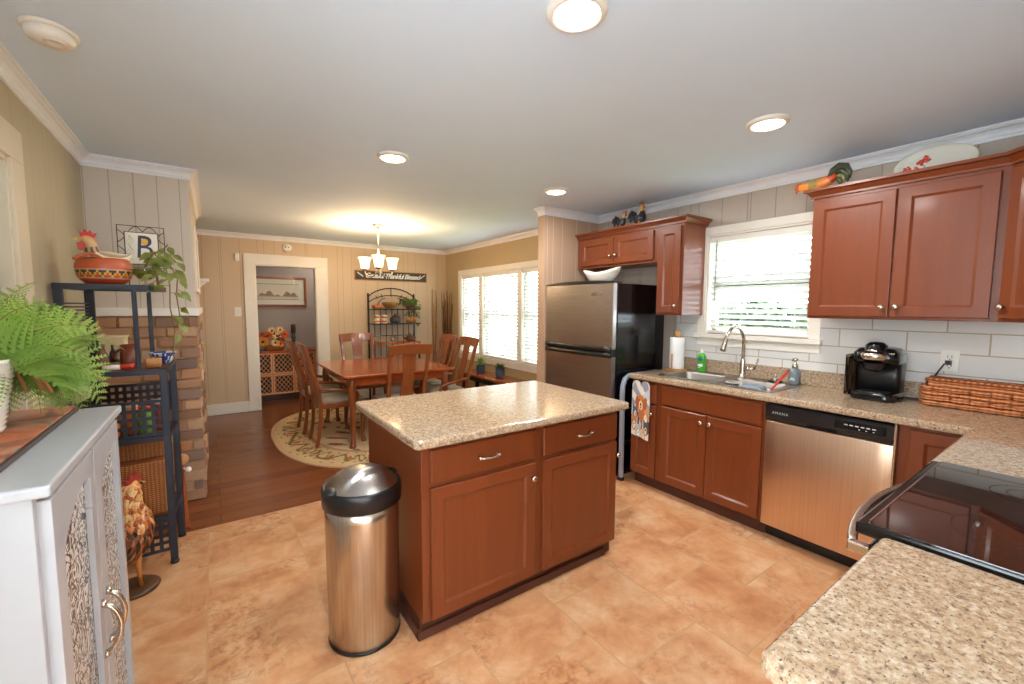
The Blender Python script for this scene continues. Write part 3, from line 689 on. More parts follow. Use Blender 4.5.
t = thing('wall_cabinet', 'reddish double-door wall cabinet right of the kitchen window', 'cabinet', (3.25, 0.75, 1.385), 0, 'wall cabinets')
b = MB(); b.box((XU, 0.335, 1.385), (XR-0.012, 1.14, 2.118)); b.build('carcass', M['cabinet'], t, bevel=0.002)
upper_front(t, 1.13, 0.742, 1.40, 2.095, (0.770, 1.455)); upper_front(t, 0.735, 0.365, 1.40, 2.095, (0.708, 1.455))
cab_crown(t, [(XR-0.012, 1.14), (XU, 1.14), (XU, 0.335)])
t = thing('wall_cabinet', 'reddish diagonal corner wall cabinet at the right edge of the view', 'cabinet', (3.15, 0.0, 1.385), 0, 'wall cabinets')
c0, c1_ = (XU, 0.335), (2.72, -0.025)
b = MB(); b.prism([c0, (XR-0.012, 0.335), (XR-0.012, -0.34), (2.72, -0.34), c1_], 0.733, lambda u, v, n: Vector((u, v, 1.385+n))); b.build('carcass', M['cabinet'], t, bevel=0.002)
f = frame((c0[0]-0.012, c0[1]-0.012, 1.40), (-1, -1, 0), (0, 0, 1)); b = MB(); panel_door(b, f, 0.475, 0.695); o = b.build('door', M['cabinet'], t, bevel=0.001)
knob(o, f(0.03, 0.055, 0.02), f(0, 0, 1)-f(0, 0, 0)); cab_crown(t, [c0, c1_])
t = thing('wall_cabinet', 'short two-door wall cabinet above the refrigerator', 'cabinet', (3.25, 2.7, 1.82), 0, 'wall cabinets')
b = MB(); b.box((XU, 2.262, 1.825), (XR-0.005, 3.215, 2.118)); b.build('carcass', M['cabinet'], t, bevel=0.002)
upper_front(t, 3.165, 2.735, 1.848, 2.095, (2.765, 1.925)); upper_front(t, 2.728, 2.30, 1.848, 2.095, (2.698, 1.925))
cab_crown(t, [(XU, 3.215), (XU, 2.262)])
t = thing('wall_cabinet', 'tall narrow single-door wall cabinet between the refrigerator and the window', 'cabinet', (3.25, 2.15, 1.385), 0, 'wall cabinets')
b = MB(); b.box((XU, 2.02, 1.385), (XR-0.005, 2.262, 2.118)); b.build('carcass', M['cabinet'], t, bevel=0.002)
upper_front(t, 2.25, 2.042, 1.40, 2.095, (2.07, 1.46)); cab_crown(t, [(XU, 2.262), (XU, 2.02), (XR-0.005, 2.02)])

# ================================================================== APPLIANCES
# refrigerator (front faces -x)
FX, FY0, FY1, FZ = 2.655, 2.375, 3.228, 1.658
t = thing('refrigerator', 'stainless top-freezer refrigerator with black sides', 'refrigerator', (3.0, 2.79, 0))
b = MB(); b.box((FX+0.075, FY0, 0.03), (3.36, FY1, FZ-0.015)); b.build('body', M['black_gloss'], t, bevel=0.006)
b = MB(); b.box((FX+0.08, FY0+0.02, 0), (3.3, FY1-0.02, 0.03)); b.build('base_grille', M['black'], t)
def fridge_door(z0, z1, name):
    n = 12; L = []
    for i in range(n+1):
        y = FY1-0.002-(FY1-FY0-0.004)*i/n; u = 2*i/n-1; x = FX+0.022*u*u
        L.append([(x, y, z0), (x, y, z1), (FX+0.07, y, z1), (FX+0.07, y, z0)])
    b = MB(); b.loops(L, True, True, True, None, False); return b.build(name, M['steel_h'], t, bevel=0.006, angle=50)
dz = fridge_door(1.10, FZ-0.012, 'freezer_door'); dl = fridge_door(0.06, 1.035, 'fridge_door')
b = MB(); L = []
for i in range(13):
    y = FY1-(FY1-FY0)*i/12; u = 2*i/12-1; x = FX-0.004+0.022*u*u; zt = FZ+0.016*(1-u*u)
    L.append([(x, y, FZ-0.012), (x, y, zt), (FX+0.12, y, zt), (FX+0.12, y, FZ-0.012)])
b.loops(L, True, True, True, None, False); b.build('top_cap', M['black'], t, bevel=0.003)
for par, z0, z1, nm in ((dz, 1.075, 1.118, 'handle'), (dl, 1.028, 1.066, 'handle')):
    b = MB(); L = []
    for i in range(13):
        y = FY1-0.01-(FY1-FY0-0.02)*i/12; u = 2*i/12-1; x = FX-0.012+0.024*u*u
        L.append([(x, y, z0), (x-0.006, y, (z0+z1)/2), (x, y, z1), (FX+0.06, y, z1), (FX+0.06, y, z0)])
    b.loops(L, True, True, True, None, True); b.build(nm, M['black'], par)
b = MB(); b.box((FX+0.014, FY0+0.004, 1.04), (FX+0.075, FY0+0.05, 1.10)); b.build('hinge', M['black'], t, bevel=0.004)
b = MB(); b.tube([(FX+0.001, FY0+0.17-0.055*math.cos(a), 1.555+0.016*math.sin(a)) for a in [R(-40+28*i) for i in range(9)]], 0.0028, 6); b.tube([(FX+0.0, FY0+0.15+0.012*i, 1.55+0.006*((i % 2)*2-1)) for i in range(7)], 0.003, 6)
b.build('badge', M['nickel'], dz)

# dishwasher
t = thing('dishwasher', 'stainless dishwasher with black control panel under the counter', 'dishwasher', (3.1, 0.91, 0))
b = MB(); b.box((2.82, 0.606, 0.11), (3.36, 1.222, 0.862)); b.build('tub', M['black'], t)
b = MB(); b.box((2.87, 0.606, 0), (3.3, 1.222, 0.11)); b.build('toe_panel', M['black'], t)
b = MB(); L = []
for i in range(9):
    y = 1.219-0.61*i/8; u = 2*i/8-1; x = 2.775+0.006*u*u
    L.append([(x, y, 0.10), (x, y, 0.757), (2.825, y, 0.757), (2.825, y, 0.10)])
b.loops(L, True, True, True, None, True); b.build('door', M['steel_d'] if 'steel_d' in M else M['steel'], t, bevel=0.004, angle=50)
b = MB(); L = []
for i in range(9):
    y = 1.219-0.61*i/8; u = 2*i/8-1; x = 2.768+0.006*u*u
    L.append([(x+0.012, y, 0.762), (x, y, 0.785), (x, y, 0.85), (x+0.01, y, 0.862), (2.83, y, 0.862), (2.83, y, 0.762)])
b.loops(L, True, True, True, None, False); pn = b.build('control_panel', M['black'], t, bevel=0.003)
b = MB(); b.box((2.762, 0.64, 0.80), (2.77, 0.86, 0.845)); b.build('keypad', M['black_gloss'], pn, bevel=0.002)
b = MB(); b.box((2.7665, 0.85, 0.768), (2.776, 0.99, 0.784)); b.build('latch_pocket', M['black_gloss'], pn)
M['pale_print'] = plain('pale_print', (206, 206, 208), 0.5, 0, 0.01)
fr = lambda u, v, n: Vector((2.7655-n, 1.133-u, 0.815+v)); tb = text_mb('AMANA', 0.022, fr, 0.001, 0, 1.25)
for i in range(6): tb.box((2.7605, 0.68+i*0.024, 0.822), (2.7618, 0.695+i*0.024, 0.828))
for i in range(3): tb.box((2.7605, 0.685+i*0.03, 0.808), (2.7618, 0.692+i*0.03, 0.812))
tb.build('lettering', M['pale_print'], pn)
b = MB(); b.box((2.768, 0.601, 0.10), (2.82, 0.609, 0.87)); b.build('edge_trim', M['steel'], t)

# range (front faces +y)
RX0, RX1, RY = 1.278, 2.012, 0.34
t = thing('range', 'black glass-top electric range with bowed stainless handle', 'stove', (1.64, 0, 0))
b = MB(); b.box((RX0, -0.33, 0.04), (RX1, 0.275, 0.895)); b.build('body', M['black'], t)
b = MB(); b.box((RX0+0.03, -0.3, 0), (RX1-0.03, 0.2, 0.04)); b.build('base', M['black'], t)
b = MB(); b.box((RX0-0.006, -0.33, 0.895), (RX1+0.006, RY, 0.925)); b.build('cooktop_frame', M['black_gloss'], t, bevel=0.006)
b = MB(); b.box((RX0-0.003, -0.31, 0.922), (RX1+0.003, RY-0.024, 0.929)); ckt = b.build('cooktop', M['cooktop'], t, bevel=0.002)
M['burner'] = plain('burner_print', (74, 64, 62), 0.25, 0, 0.02)
for x, y, r in ((1.47, 0.10, 0.11), (1.83, 0.10, 0.085), (1.47, -0.17, 0.085), (1.83, -0.17, 0.11)):
    b = MB()
    for rr in (r, r*0.62): b.loops([[(x+q*math.cos(2*PI*j/48), y+q*math.sin(2*PI*j/48), 0.9294) for j in range(48)] for q in (rr, rr-0.0016)], True)
    b.build('burner_ring', M['burner'], ckt)
b = MB(); b.box((RX0+0.016, RY-0.026, 0.924), (RX1-0.016, RY-0.022, 0.9305)); b.build('cooktop_edge', M['steel'], ckt)
b = MB(); b.box((RX0+0.004, 0.275, 0.20), (RX1-0.004, 0.315, 0.875)); dr = b.build('oven_door', M['black_gloss'], t, bevel=0.006)
b = MB(); b.box((RX0+0.004, 0.275, 0.05), (RX1-0.004, 0.312, 0.19)); b.build('storage_drawer', M['steel'], t, bevel=0.006)
n = 16; P = [(RX0+0.035+(RX1-RX0-0.07)*i/n, 0.352+0.05*math.sin(PI*i/n)**0.8, 0.845) for i in range(n+1)]
b = MB(); b.strip(P, (0.026, 0.022), (0, 0, 1), None, True); hd = b.build('handle', M['steel'], dr, bevel=0.005, angle=60)
for x in (RX0+0.035, RX1-0.035):
    b = MB(); b.box((x-0.013, 0.31, 0.832), (x+0.013, 0.362, 0.858)); b.build('handle_bracket', M['nickel'], hd, bevel=0.004)
b = MB(); b.box((RX0, -0.34, 0.925), (RX1, -0.29, 1.10)); bg_ = b.build('backguard', M['black_gloss'], t, bevel=0.006)
for i in range(4):
    b = MB(); b.lathe([(0.022, 0), (0.02, 0.02), (0.0001, 0.022)], 16, (1.38+i*0.06+(0.28 if i > 1 else 0), -0.29, 1.03), (0, 1, 0)); b.build('knob', M['steel'], bg_)

# sink and tap
t = thing('kitchen_sink', 'double-bowl stainless kitchen sink set into the granite counter under the window', 'sink', (3.09, 1.65, ZT))
b = MB(); b.prism(rrect(SK[0], SK[1], SK[2], SK[3], 0.04), 0.005, lambda u, v, n: Vector((u, v, 0.9155+n))); rim = b.build('rim', M['steel_sink'], t)
BW = [(SK[0]+0.035, 1.26, SK[2]-0.11, 1.632), (SK[0]+0.035, 1.672, SK[2]-0.11, 2.04)]
cts = []
for q in BW:
    c = MB(); c.prism(rrect(*q, 0.05), 0.2, lambda u, v, n: Vector((u, v, 0.8+n))); cts.append(c.build('cut', M['steel_sink']))
inv = rim.matrix_parent_inverse
for c in cts: c.location = (0, 0, 0)
bpy.context.view_layer.update(); boolean(rim, cts)
for q in BW:
    b = MB(); L = []
    for ins, z, r in ((0, 0.9205, 0.05), (0.004, 0.914, 0.05), (0.012, 0.80, 0.05), (0.03, 0.755, 0.05), (0.06, 0.745, 0.04), (0.12, 0.742, 0.02)):
        L.append([(x, y, z) for x, y in rrect(q[0]+ins, q[1]+ins, q[2]-ins, q[3]-ins, r)])
    b.loops(L, True, False, True); bo = b.build('bowl', M['steel_sink'], t)
    b = MB(); cx, cy = (q[0]+q[2])/2, (q[1]+q[3])/2; b.lathe([(0.045, 0.743), (0.04, 0.746), (0.03, 0.744), (0.0001, 0.742)], 20, (cx, cy, 0), cap=False); b.build('drain', M['nickel'], bo)
t = thing('faucet', 'tall brushed-nickel gooseneck faucet behind the sink', 'faucet', (3.285, 1.66, 0.92))
fx, fyy = 3.285, 1.622
b = MB(); b.lathe([(0.03, 0.92), (0.03, 0.926), (0.024, 0.932), (0.021, 0.97), (0.02, 1.03), (0.017, 1.05), (0.014, 1.07)], 22, (fx, fyy, 0)); b.build('base', M['nickel'], t)
P = [(fx, fyy, 1.05), (fx, fyy, 1.2)]
for i in range(1, 13):
    a = PI*i/12*0.93; P.append((fx-0.098*(1-math.cos(a)), fyy+0.03*(i/12), 1.2+0.105*math.sin(a)))
b = MB(); b.tube(P, 0.0125, 14); b.build('spout', M['nickel'], t)
e = Vector(P[-1]); dd = (Vector(P[-1])-Vector(P[-2])).normalized()
b = MB(); b.lathe([(0.0135, -0.01), (0.0145, 0.0), (0.016, 0.02), (0.02, 0.075), (0.021, 0.095), (0.014, 0.1), (0.0001, 0.1)], 18, e, dd); b.build('spray_head', M['nickel'], t)
b = MB(); b.tube([(fx, fyy, 0.985), (fx, fyy-0.045, 0.99), (fx, fyy-0.085, 1.0)], [0.017, 0.015, 0.014], 14); b.tube([(fx, fyy-0.082, 0.998), (fx+0.004, fyy-0.094, 1.03), (fx+0.01, fyy-0.104, 1.075)], [0.012, 0.008, 0.006], 12); b.build('lever_handle', M['nickel'], t)
# things around the sink
t = thing('paper_towel_roll', 'white paper towel roll on a wooden upright holder beside the refrigerator', 'paper towels', (3.2, 2.14, ZT))
px, py = 3.21, 2.135
b = MB(); b.lathe([(0.085, 0.916), (0.088, 0.922), (0.085, 0.93), (0.02, 0.932)], 28, (px, py, 0)); b.lathe([(0.012, 0.93), (0.012, 1.20), (0.016, 1.205), (0.022, 1.22), (0.022, 1.24), (0.012, 1.256), (0.0001, 1.258)], 16, (px, py, 0)); b.tube([(px-0.07, py, 0.93), (px-0.07, py, 1.06)], 0.006, 8); b.build('holder', M['wood_light'], t)
b = MB(); b.lathe([(0.02, 0.934), (0.058, 0.934), (0.06, 0.94), (0.06, 1.19), (0.058, 1.196), (0.02, 1.196)], 32, (px, py, 0)); b.build('towel_roll', M['paper'], t)
M['dish_green'] = plain('green_dish_soap', (72, 168, 52), 0.15, 0, 0.05); M['blue_print'] = plain('blue_print', (52, 92, 150), 0.5); M['white_print'] = plain('white_print', (232, 238, 232), 0.5)
t = thing('soap_bottle', 'green dish soap bottle with a white label and clear cap behind the left sink bowl', 'soap bottle', (3.29, 1.97, 0.921))
sx_, sy_ = 3.285, 1.955
b = MB(); L = []
for w, d, z in ((0.030, 0.018, 0.921), (0.036, 0.022, 0.93), (0.038, 0.024, 0.97), (0.034, 0.021, 1.0), (0.038, 0.024, 1.03), (0.034, 0.022, 1.055), (0.018, 0.016, 1.075)):
    L.append([(sx_+d*math.cos(2*PI*j/24), sy_+w*math.sin(2*PI*j/24), z) for j in range(24)])
b.loops(L, True, True, True); b.build('bottle', M['dish_green'], t)
b = MB(); b.lathe([(0.015, 1.075), (0.016, 1.082), (0.012, 1.09), (0.008, 1.098), (0.006, 1.112), (0.0001, 1.114)], 16, (sx_, sy_, 0)); b.build('cap', M['white_plastic'], t)
b = MB(); b.ell((sx_-0.0235, sy_, 1.025), (0.002, 0.02, 0.014), 16, 6); o = b.build('label', M['blue_print'], t)
b = MB(); b.ell((sx_-0.0215, sy_, 0.975), (0.003, 0.024, 0.012), 16, 6); b.tube([(sx_-0.0225, sy_+0.018, 0.955), (sx_-0.0245, sy_, 0.96), (sx_-0.0225, sy_-0.018, 0.99)], 0.003, 6); b.build('label', M['white_print'], t)
M['grey_glass'] = plain('grey_translucent_plastic', (122, 134, 142), 0.15, 0, 0.05)
t = thing('soap_dispenser', 'grey foaming soap dispenser with a pump at the right of the sink', 'soap dispenser', (3.29, 1.275, 0.921))
sx_, sy_ = 3.295, 1.272
b = MB(); b.lathe([(0.032, 0.921), (0.036, 0.926), (0.036, 1.0), (0.032, 1.02), (0.02, 1.032), (0.0165, 1.035)], 24, (sx_, sy_, 0)); bo = b.build('bottle', M['grey_glass'], t)
b = MB(); b.lathe([(0.019, 1.033), (0.019, 1.055), (0.012, 1.062), (0.008, 1.07), (0.008, 1.085), (0.02, 1.09), (0.018, 1.1), (0.0001, 1.104)], 18, (sx_, sy_, 0)); b.tube([(sx_, sy_, 1.094), (sx_-0.05, sy_, 1.088)], [0.007, 0.005], 8); b.build('pump', M['nickel'], t)
b = MB()
for i in range(5): b.ell((sx_-0.0362, sy_+(-0.012+0.006*i), 0.955+0.01*(i % 2)), (0.001, 0.004, 0.006), 8, 4)
b.build('label', M['white_print'], bo)
t = thing('sink_strainer', 'black and steel sink strainer standing on the counter edge behind the right bowl', 'strainer', (3.27, 1.385, 0.921))
b = MB(); b.lathe([(0.045, 0.921), (0.048, 0.93), (0.03, 0.936), (0.028, 0.93)], 22, (3.27, 1.385, 0)); b.build('flange', M['black'], t)
b = MB(); b.lathe([(0.03, 0.932), (0.026, 0.945), (0.014, 0.952), (0.006, 0.955), (0.006, 0.965), (0.011, 0.972), (0.0001, 0.976)], 18, (3.27, 1.385, 0)); b.build('basket', M['nickel'], t)
M['red_plastic'] = plain('red_plastic', (206, 56, 40), 0.4)
t = thing('dish_brush', 'dish brush with a red handle leaning in the right sink bowl', 'brush', (3.12, 1.33, 0.84))
b = MB(); b.tube([(3.10, 1.35, 0.87), (3.17, 1.315, 0.95), (3.225, 1.285, 1.02)], [0.007, 0.008, 0.009], 10); b.build('handle', M['red_plastic'], t)
b = MB(); b.tube([(3.11, 1.345, 0.885), (3.085, 1.358, 0.85)], [0.016, 0.02], 12); b.build('head', M['blue_grey'] if 'blue_grey' in M else M['white_plastic'], t)
t = thing('plastic_cup', 'clear plastic cup standing in the right sink bowl', 'cup', (3.0, 1.55, 0.745))
b = MB(); b.lathe([(0.0001, 0.746), (0.034, 0.746), (0.045, 0.925)], 24, (3.0, 1.545, 0), cap=False); b.build('cup_wall', M['clear'], t)
b = MB(); b.lathe([(0.0445, 0.92), (0.047, 0.924), (0.0445, 0.928)], 24, (3.0, 1.545, 0), cap=False); b.build('rim', M['white_plastic'], t)
M['blue_grey'] = plain('blue_grey_plastic', (128, 144, 160), 0.4)
b = MB(); b.loops([[(x, y, z) for x, y in rrect(2.945-i, 1.335-i, 3.03+i, 1.47+i, 0.02)] for i, z in ((0.012, 0.744), (0.008, 0.9), (0.0, 0.922), (-0.006, 0.926))], True, True, True)
tag(b.build('food_container', M['blue_grey'], origin=(2.99, 1.40, 0.744)), 'upturned blue-grey plastic container in the right sink bowl', 'container')

# coffee maker
t = thing('coffee_maker', 'black single-serve coffee maker on the counter against the white tiles', 'coffee maker', (3.22, 0.835, ZT))
kx, ky = 3.215, 0.80
def ring(z, w, x0, x1, r=0.05): return [(x, y, z) for x, y in rrect(x0, ky-w, x1, ky+w, r)]
b = MB(); b.loops([ring(0.916, 0.104, 3.09, 3.33), ring(0.93, 0.106, 3.088, 3.33), ring(0.955, 0.104, 3.09, 3.33), ring(0.962, 0.098, 3.095, 3.33)], True, True, True); b.build('base', M['black_gloss'], t)
b = MB(); b.loops([ring(0.96, 0.10, 3.195, 3.33, 0.03), ring(1.14, 0.104, 3.19, 3.33, 0.03)], True, True, True); b.build('column', M['black'], t)
b = MB(); b.loops([ring(1.13, 0.104, 3.11, 3.33), ring(1.15, 0.108, 3.098, 3.335), ring(1.19, 0.104, 3.10, 3.33), ring(1.215, 0.085, 3.12, 3.32), ring(1.222, 0.06, 3.14, 3.30)], True, True, True); hd = b.build('head', M['black_gloss'], t)
b = MB(); b.lathe([(0.0001, 1.085), (0.03, 1.087), (0.045, 1.10), (0.05, 1.135)], 24, (3.125, ky, 0), cap=False); b.build('brew_spout', M['black'], t)
b = MB(); b.loops([[(3.128+q*0.052*math.cos(a)*1.05-0.004, ky+q*0.06*math.sin(a), z) for a in [2*PI*j/32 for j in range(32)]] for q, z in ((1.0, 1.155), (1.12, 1.165), (1.12, 1.185), (1.0, 1.192))], True); b.build('silver_band', M['nickel'], hd)
b = MB(); b.loops([[(3.145+q*0.065*math.cos(a), ky+q*0.055*math.sin(a), z) for a in [2*PI*j/28 for j in range(28)]] for q, z in ((0.98, 1.185), (1.0, 1.20), (0.92, 1.235), (0.6, 1.252), (0.05, 1.256))], True, True, True); b.build('lid', M['black_gloss'], hd)
b = MB(); b.ell((3.083, ky+0.004, 1.205), (0.004, 0.026, 0.008), 16, 6); b.build('badge', M['nickel'], hd)
b = MB()
for i in range(3): b.box((3.105, ky-0.072-i*0.008, 1.19), (3.115+i*0.012, ky-0.068-i*0.008, 1.196))
b.build('indicator_lamps', M['white_print'], hd)
b = MB(); b.loops([[(x, y, z) for x, y in rrect(3.13, ky+0.108, 3.31, ky+0.136-dd_, 0.03)] for dd_, z in ((0.006, 0.93), (0.0, 0.95), (0.0, 1.15), (0.01, 1.17))], True, True, True); b.build('water_tank', glassy('smoky_tank', (150, 140, 132), 0.3), t)
b = MB(); b.box((3.09, ky-0.07, 0.962), (3.19, ky+0.07, 0.968)); b.build('drip_tray', M['black'], t, bevel=0.003)
b = MB(); P = [(3.33, 0.76, 0.95), (3.345, 0.74, 0.932), (3.358, 0.70, 0.921), (3.363, 0.64, 0.921), (3.364, 0.60, 0.93)]; b.tube(P, 0.004, 8)
b.tube([(3.362, 0.60, 1.03), (3.366, 0.575, 1.09), (3.358, 0.55, 1.14)], 0.004, 8); b.box((3.35, 0.525, 1.136), (3.381, 0.548, 1.158)); b.build('power_cord', M['black'], t)
# long woven tray basket
t = thing('woven_basket', 'long low woven seagrass basket at the right end of the counter', 'basket', (3.3, 0.28, ZT))
bx0, bx1, by0, by1, bz = 3.235, 3.345, -0.06, 0.60, 1.06
def wov(mb, fr, w, h, cell=0.036, row=0.027):
    rr = random.Random(3); nr = int(h/row)
    for i in range(nr):
        x = -(i % 2)*cell
        while x < w:
            a = max(x, 0); c = min(x+cell*2*rr.uniform(0.85, 1.05), w)
            if c-a > 0.006:
                P = [fr(a+(c-a)*k/4, i*row+row/2, 0.003+0.009*math.sin(PI*k/4)) for k in range(5)]; mb.tube(P, row*0.52, 6, None, True)
            x += cell*2
b = MB(); fr = frame((bx0, by1, ZT+0.002), (0, -1, 0), (0, 0, 1)); wov(b, fr, by1-by0, bz-ZT-0.012); fr = frame((bx1, by1, ZT+0.002), (-1, 0, 0), (0, 0, 1)); wov(b, fr, bx1-bx0, bz-ZT-0.012)
b.box((bx0+0.004, by0, ZT+0.001), (bx0+0.012, by1-0.004, bz-0.004)); b.box((bx1-0.012, by0, ZT+0.001), (bx1-0.004, by1-0.004, bz-0.004)); b.box((bx0+0.004, by1-0.012, ZT+0.001), (bx1-0.004, by1-0.004, bz-0.004)); b.box((bx0+0.004, by0, ZT+0.001), (bx1-0.004, by0+0.008, bz-0.004)); b.box((bx0+0.01, by0, ZT+0.001), (bx1-0.01, by1-0.01, ZT+0.01))
b.build('woven_sides', M['seagrass'], t)
b = MB(); b.tube([(bx0, by0, bz), (bx0, by1, bz), (bx1, by1, bz), (bx1, by0, bz)], 0.009, 8, closed=True); b.build('rim', M['seagrass'], t)

# step ladder folded in the gap
M['pale_blue'] = plain('pale_blue_grey_metal', (170, 182, 200), 0.35, 0.2, 0.02)
t = thing('folded_step_ladder', 'pale grey folded step ladder in the gap between refrigerator and counter', 'step ladder', (3.0, 2.318, 0))
b = MB(); b.strip([(2.758, 2.318, 0.025), (2.752, 2.318, 0.45), (2.748, 2.318, 0.74), (2.752, 2.318, 0.80), (2.775, 2.318, 0.855), (2.83, 2.318, 0.885), (3.2, 2.318, 0.885), (3.24, 2.318, 0.85), (3.25, 2.318, 0.80), (3.25, 2.318, 0.025)], (0.034, 0.03), (0, 1, 0), None, True); b.build('frame', M['pale_blue'], t, bevel=0.004)
for x in (2.758, 3.25):
    b = MB(); b.box((x-0.02, 2.298, 0), (x+0.02, 2.338, 0.03)); b.build('foot', M['black'], t, bevel=0.004)
for z in (0.3, 0.58):
    b = MB(); b.box((2.79, 2.304, z), (3.24, 2.332, z+0.025)); b.build('step', M['black'], t, bevel=0.003)

# printed dog towel hung on the narrow cabinet
def disc(u, v, cx, cy, rx, ry=None, rot=0):
    ry = ry or rx; c, s_ = math.cos(rot), math.sin(rot); a = ((u-cx)*c+(v-cy)*s_)/rx; d_ = (-(u-cx)*s_+(v-cy)*c)/ry; return a*a+d_*d_ < 1
def dogs(u, v):
    """u 0..1 left to right, v 0..1 bottom to top"""
    c = (226, 220, 210)
    if v > 0.5 and math.floor((u*0.55+v*1.35)*5) % 2 == 0: c = (150, 150, 158)
    if v > 0.5 and math.floor((u*0.55-v*1.35)*4) % 3 == 0: c = (198, 198, 202)
    for cx, cy, r, bc, fc in ((0.2, 0.44, 0.15, (96, 96, 106), (226, 220, 214)), (0.82, 0.42, 0.17, (206, 148, 96), (240, 224, 204)), (0.16, 0.24, 0.17, (196, 130, 86), (232, 208, 184)), (0.5, 0.30, 0.18, (64, 66, 78), (198, 198, 206)), (0.86, 0.2, 0.15, (92, 84, 84), (222, 204, 184)), (0.4, 0.1, 0.16, (188, 184, 180), (232, 228, 222)), (0.72, 0.07, 0.14, (214, 168, 120), (240, 226, 208))):
        if disc(u, v, cx-r*0.6, cy+r*0.7, r*0.3, r*0.42) or disc(u, v, cx+r*0.6, cy+r*0.7, r*0.3, r*0.42): c = bc
        if disc(u, v, cx, cy, r, r*0.85): c = bc
        if disc(u, v, cx, cy-r*0.22, r*0.45, r*0.5): c = fc
        if disc(u, v, cx, cy-r*0.1, r*0.14, r*0.1) or disc(u, v, cx-r*0.35, cy+r*0.2, r*0.1) or disc(u, v, cx+r*0.35, cy+r*0.2, r*0.1): c = (40, 34, 36)
    if disc(u, v, 0.55, 0.5, 0.2, 0.2): c = (196, 112, 58)
    if disc(u, v, 0.52, 0.66, 0.24, 0.155): c = (206, 124, 66)
    if disc(u, v, 0.29, 0.66, 0.1, 0.12, 0.3) or disc(u, v, 0.77, 0.66, 0.1, 0.12, -0.3): c = (176, 92, 46)
    if disc(u, v, 0.52, 0.615, 0.13, 0.09): c = (238, 206, 164)
    if disc(u, v, 0.52, 0.635, 0.05, 0.026) or disc(u, v, 0.42, 0.7, 0.028, 0.018) or disc(u, v, 0.62, 0.7, 0.028, 0.018): c = (34, 26, 26)
    if disc(u, v, 0.52, 0.575, 0.05, 0.022): c = (120, 50, 48)
    return c
b = MB(); nu, nv = 36, 64; y0_, y1_, z0_, z1_ = 2.225, 2.062, 0.42, 0.865
def tw(u, v, k):
    top = 0.035*(1-(abs((u*2) % 1-0.5)*2)**2.2) if v > 0.9 else 0
    edge = (v-0.9)/0.1*top if v > 0.9 else 0
    return Vector((2.764-0.006*math.sin(u*9+v*3)*(1-v*0.5)-k, y0_+(y1_-y0_)*u, z0_+(z1_-z0_-0.03)*v+edge-0.025*(u-0.3)*(1-v)))
for k in (0, 0.004):
    G = [[tw(i/nu, j/nv, k) for i in range(nu+1)] for j in range(nv+1)]
    b.loops(G, False, cols=[[dogs((i+0.5)/nu, (j+0.5)/nv) for i in range(nu)] for j in range(nv)])
tag(b.build('kitchen_towel', M['painted_cloth'], origin=(2.764, 2.14, 0.86)), 'dog-print kitchen towel hanging on the narrow base cabinet', 'towel')

# trash can
TX, TY = 0.507, 1.845
t = thing('trash_can', 'round stainless trash can with black-rimmed swing lid beside the island', 'trash can', (TX, TY, 0))
b = MB(); b.lathe([(0.15, 0), (0.152, 0.012)], 48, (TX, TY, 0)); b.build('base_ring', M['black'], t)
b = MB(); b.lathe([(0.146, 0.010), (0.149, 0.014), (0.153, 0.56), (0.153, 0.615)], 64, (TX, TY, 0)); b.build('body', M['steel'], t)
b = MB(); b.lathe([(0.155, 0.602), (0.163, 0.607), (0.165, 0.66), (0.163, 0.68), (0.157, 0.688), (0.149, 0.684), (0.147, 0.675)], 64, (TX, TY, 0), cap=False); ld = b.build('lid_rim', M['black'], t)
# steel swing flap with a raised ridge: part of the dome surface, along a diagonal band
b = MB(); ax = R(18); L = []
for i in range(19):
    q = i/18; r = 0.150*(1-q); row = []
    for j in range(64):
        a = 2*PI*j/64; u, v = r*math.cos(a), r*math.sin(a); z = 0.681+0.074*(1-(r/0.150)**2.5)
        z -= 0.016*max(0, min(1, (-0.045-v)/0.012))*(1-(r/0.150)**4)      # step below the crease
        row.append((TX+u*math.cos(ax)-v*math.sin(ax), TY+u*math.sin(ax)+v*math.cos(ax), z))
    L.append(row)
b.loops(L, True, False, True); b.build('swing_flap', M['steel_lid'] if 'steel_lid' in M else M['steel_h'], t)
for s_ in (-1, 1):
    b = MB(); b.ell((TX+s_*0.146*math.cos(ax), TY+s_*0.146*math.sin(ax), 0.686), (0.03, 0.036, 0.018), 16, 8, mat=Matrix.Rotation(ax, 3, 'Z')); b.build('hinge_cap', M['black'], t)

# ================================================================== DINING ROOM
# oval rug with a scrolled border, painted ring by ring
def rug_col(t, a, x, y):
    g = random.Random(int(t*60)*977+int((a/(2*PI))*170))
    f = 0.5+0.5*math.sin(a*36+t*40)*math.cos(a*23-t*60)
    if t > 0.955: return (214, 176, 134)
    if t > 0.72:
        w = abs((t-0.84)/0.1); s1 = math.sin(a*30+2.2*math.sin(a*9)); 
        if abs((t-0.84)-0.055*s1) < 0.016: return (128, 102, 50)
        if abs((t-0.84)+0.06*math.sin(a*30+1.4)) < 0.012: return (150, 122, 66)
        if disc((a*30/PI) % 2-1, (t-0.84)*14, 0.0, 0.0, 0.22, 0.5): return (190, 96, 74)
        if f > 0.90: return (150, 122, 68)
        return (220, 190, 142)
    if t > 0.69: return (196, 150, 112)
    p = (math.sin(x*15+3*math.sin(y*4))*math.sin(y*13+2*math.sin(x*5)))
    if p > 0.86: return (178, 92, 74)
    if p > 0.72: return (142, 118, 74)
    if p < -0.9: return (120, 104, 72)
    return (224, 196, 154) if t < 0.6 else (228, 198, 156)
b = MB(); RC = (1.66, 5.09); NA, NR_ = 700, 76
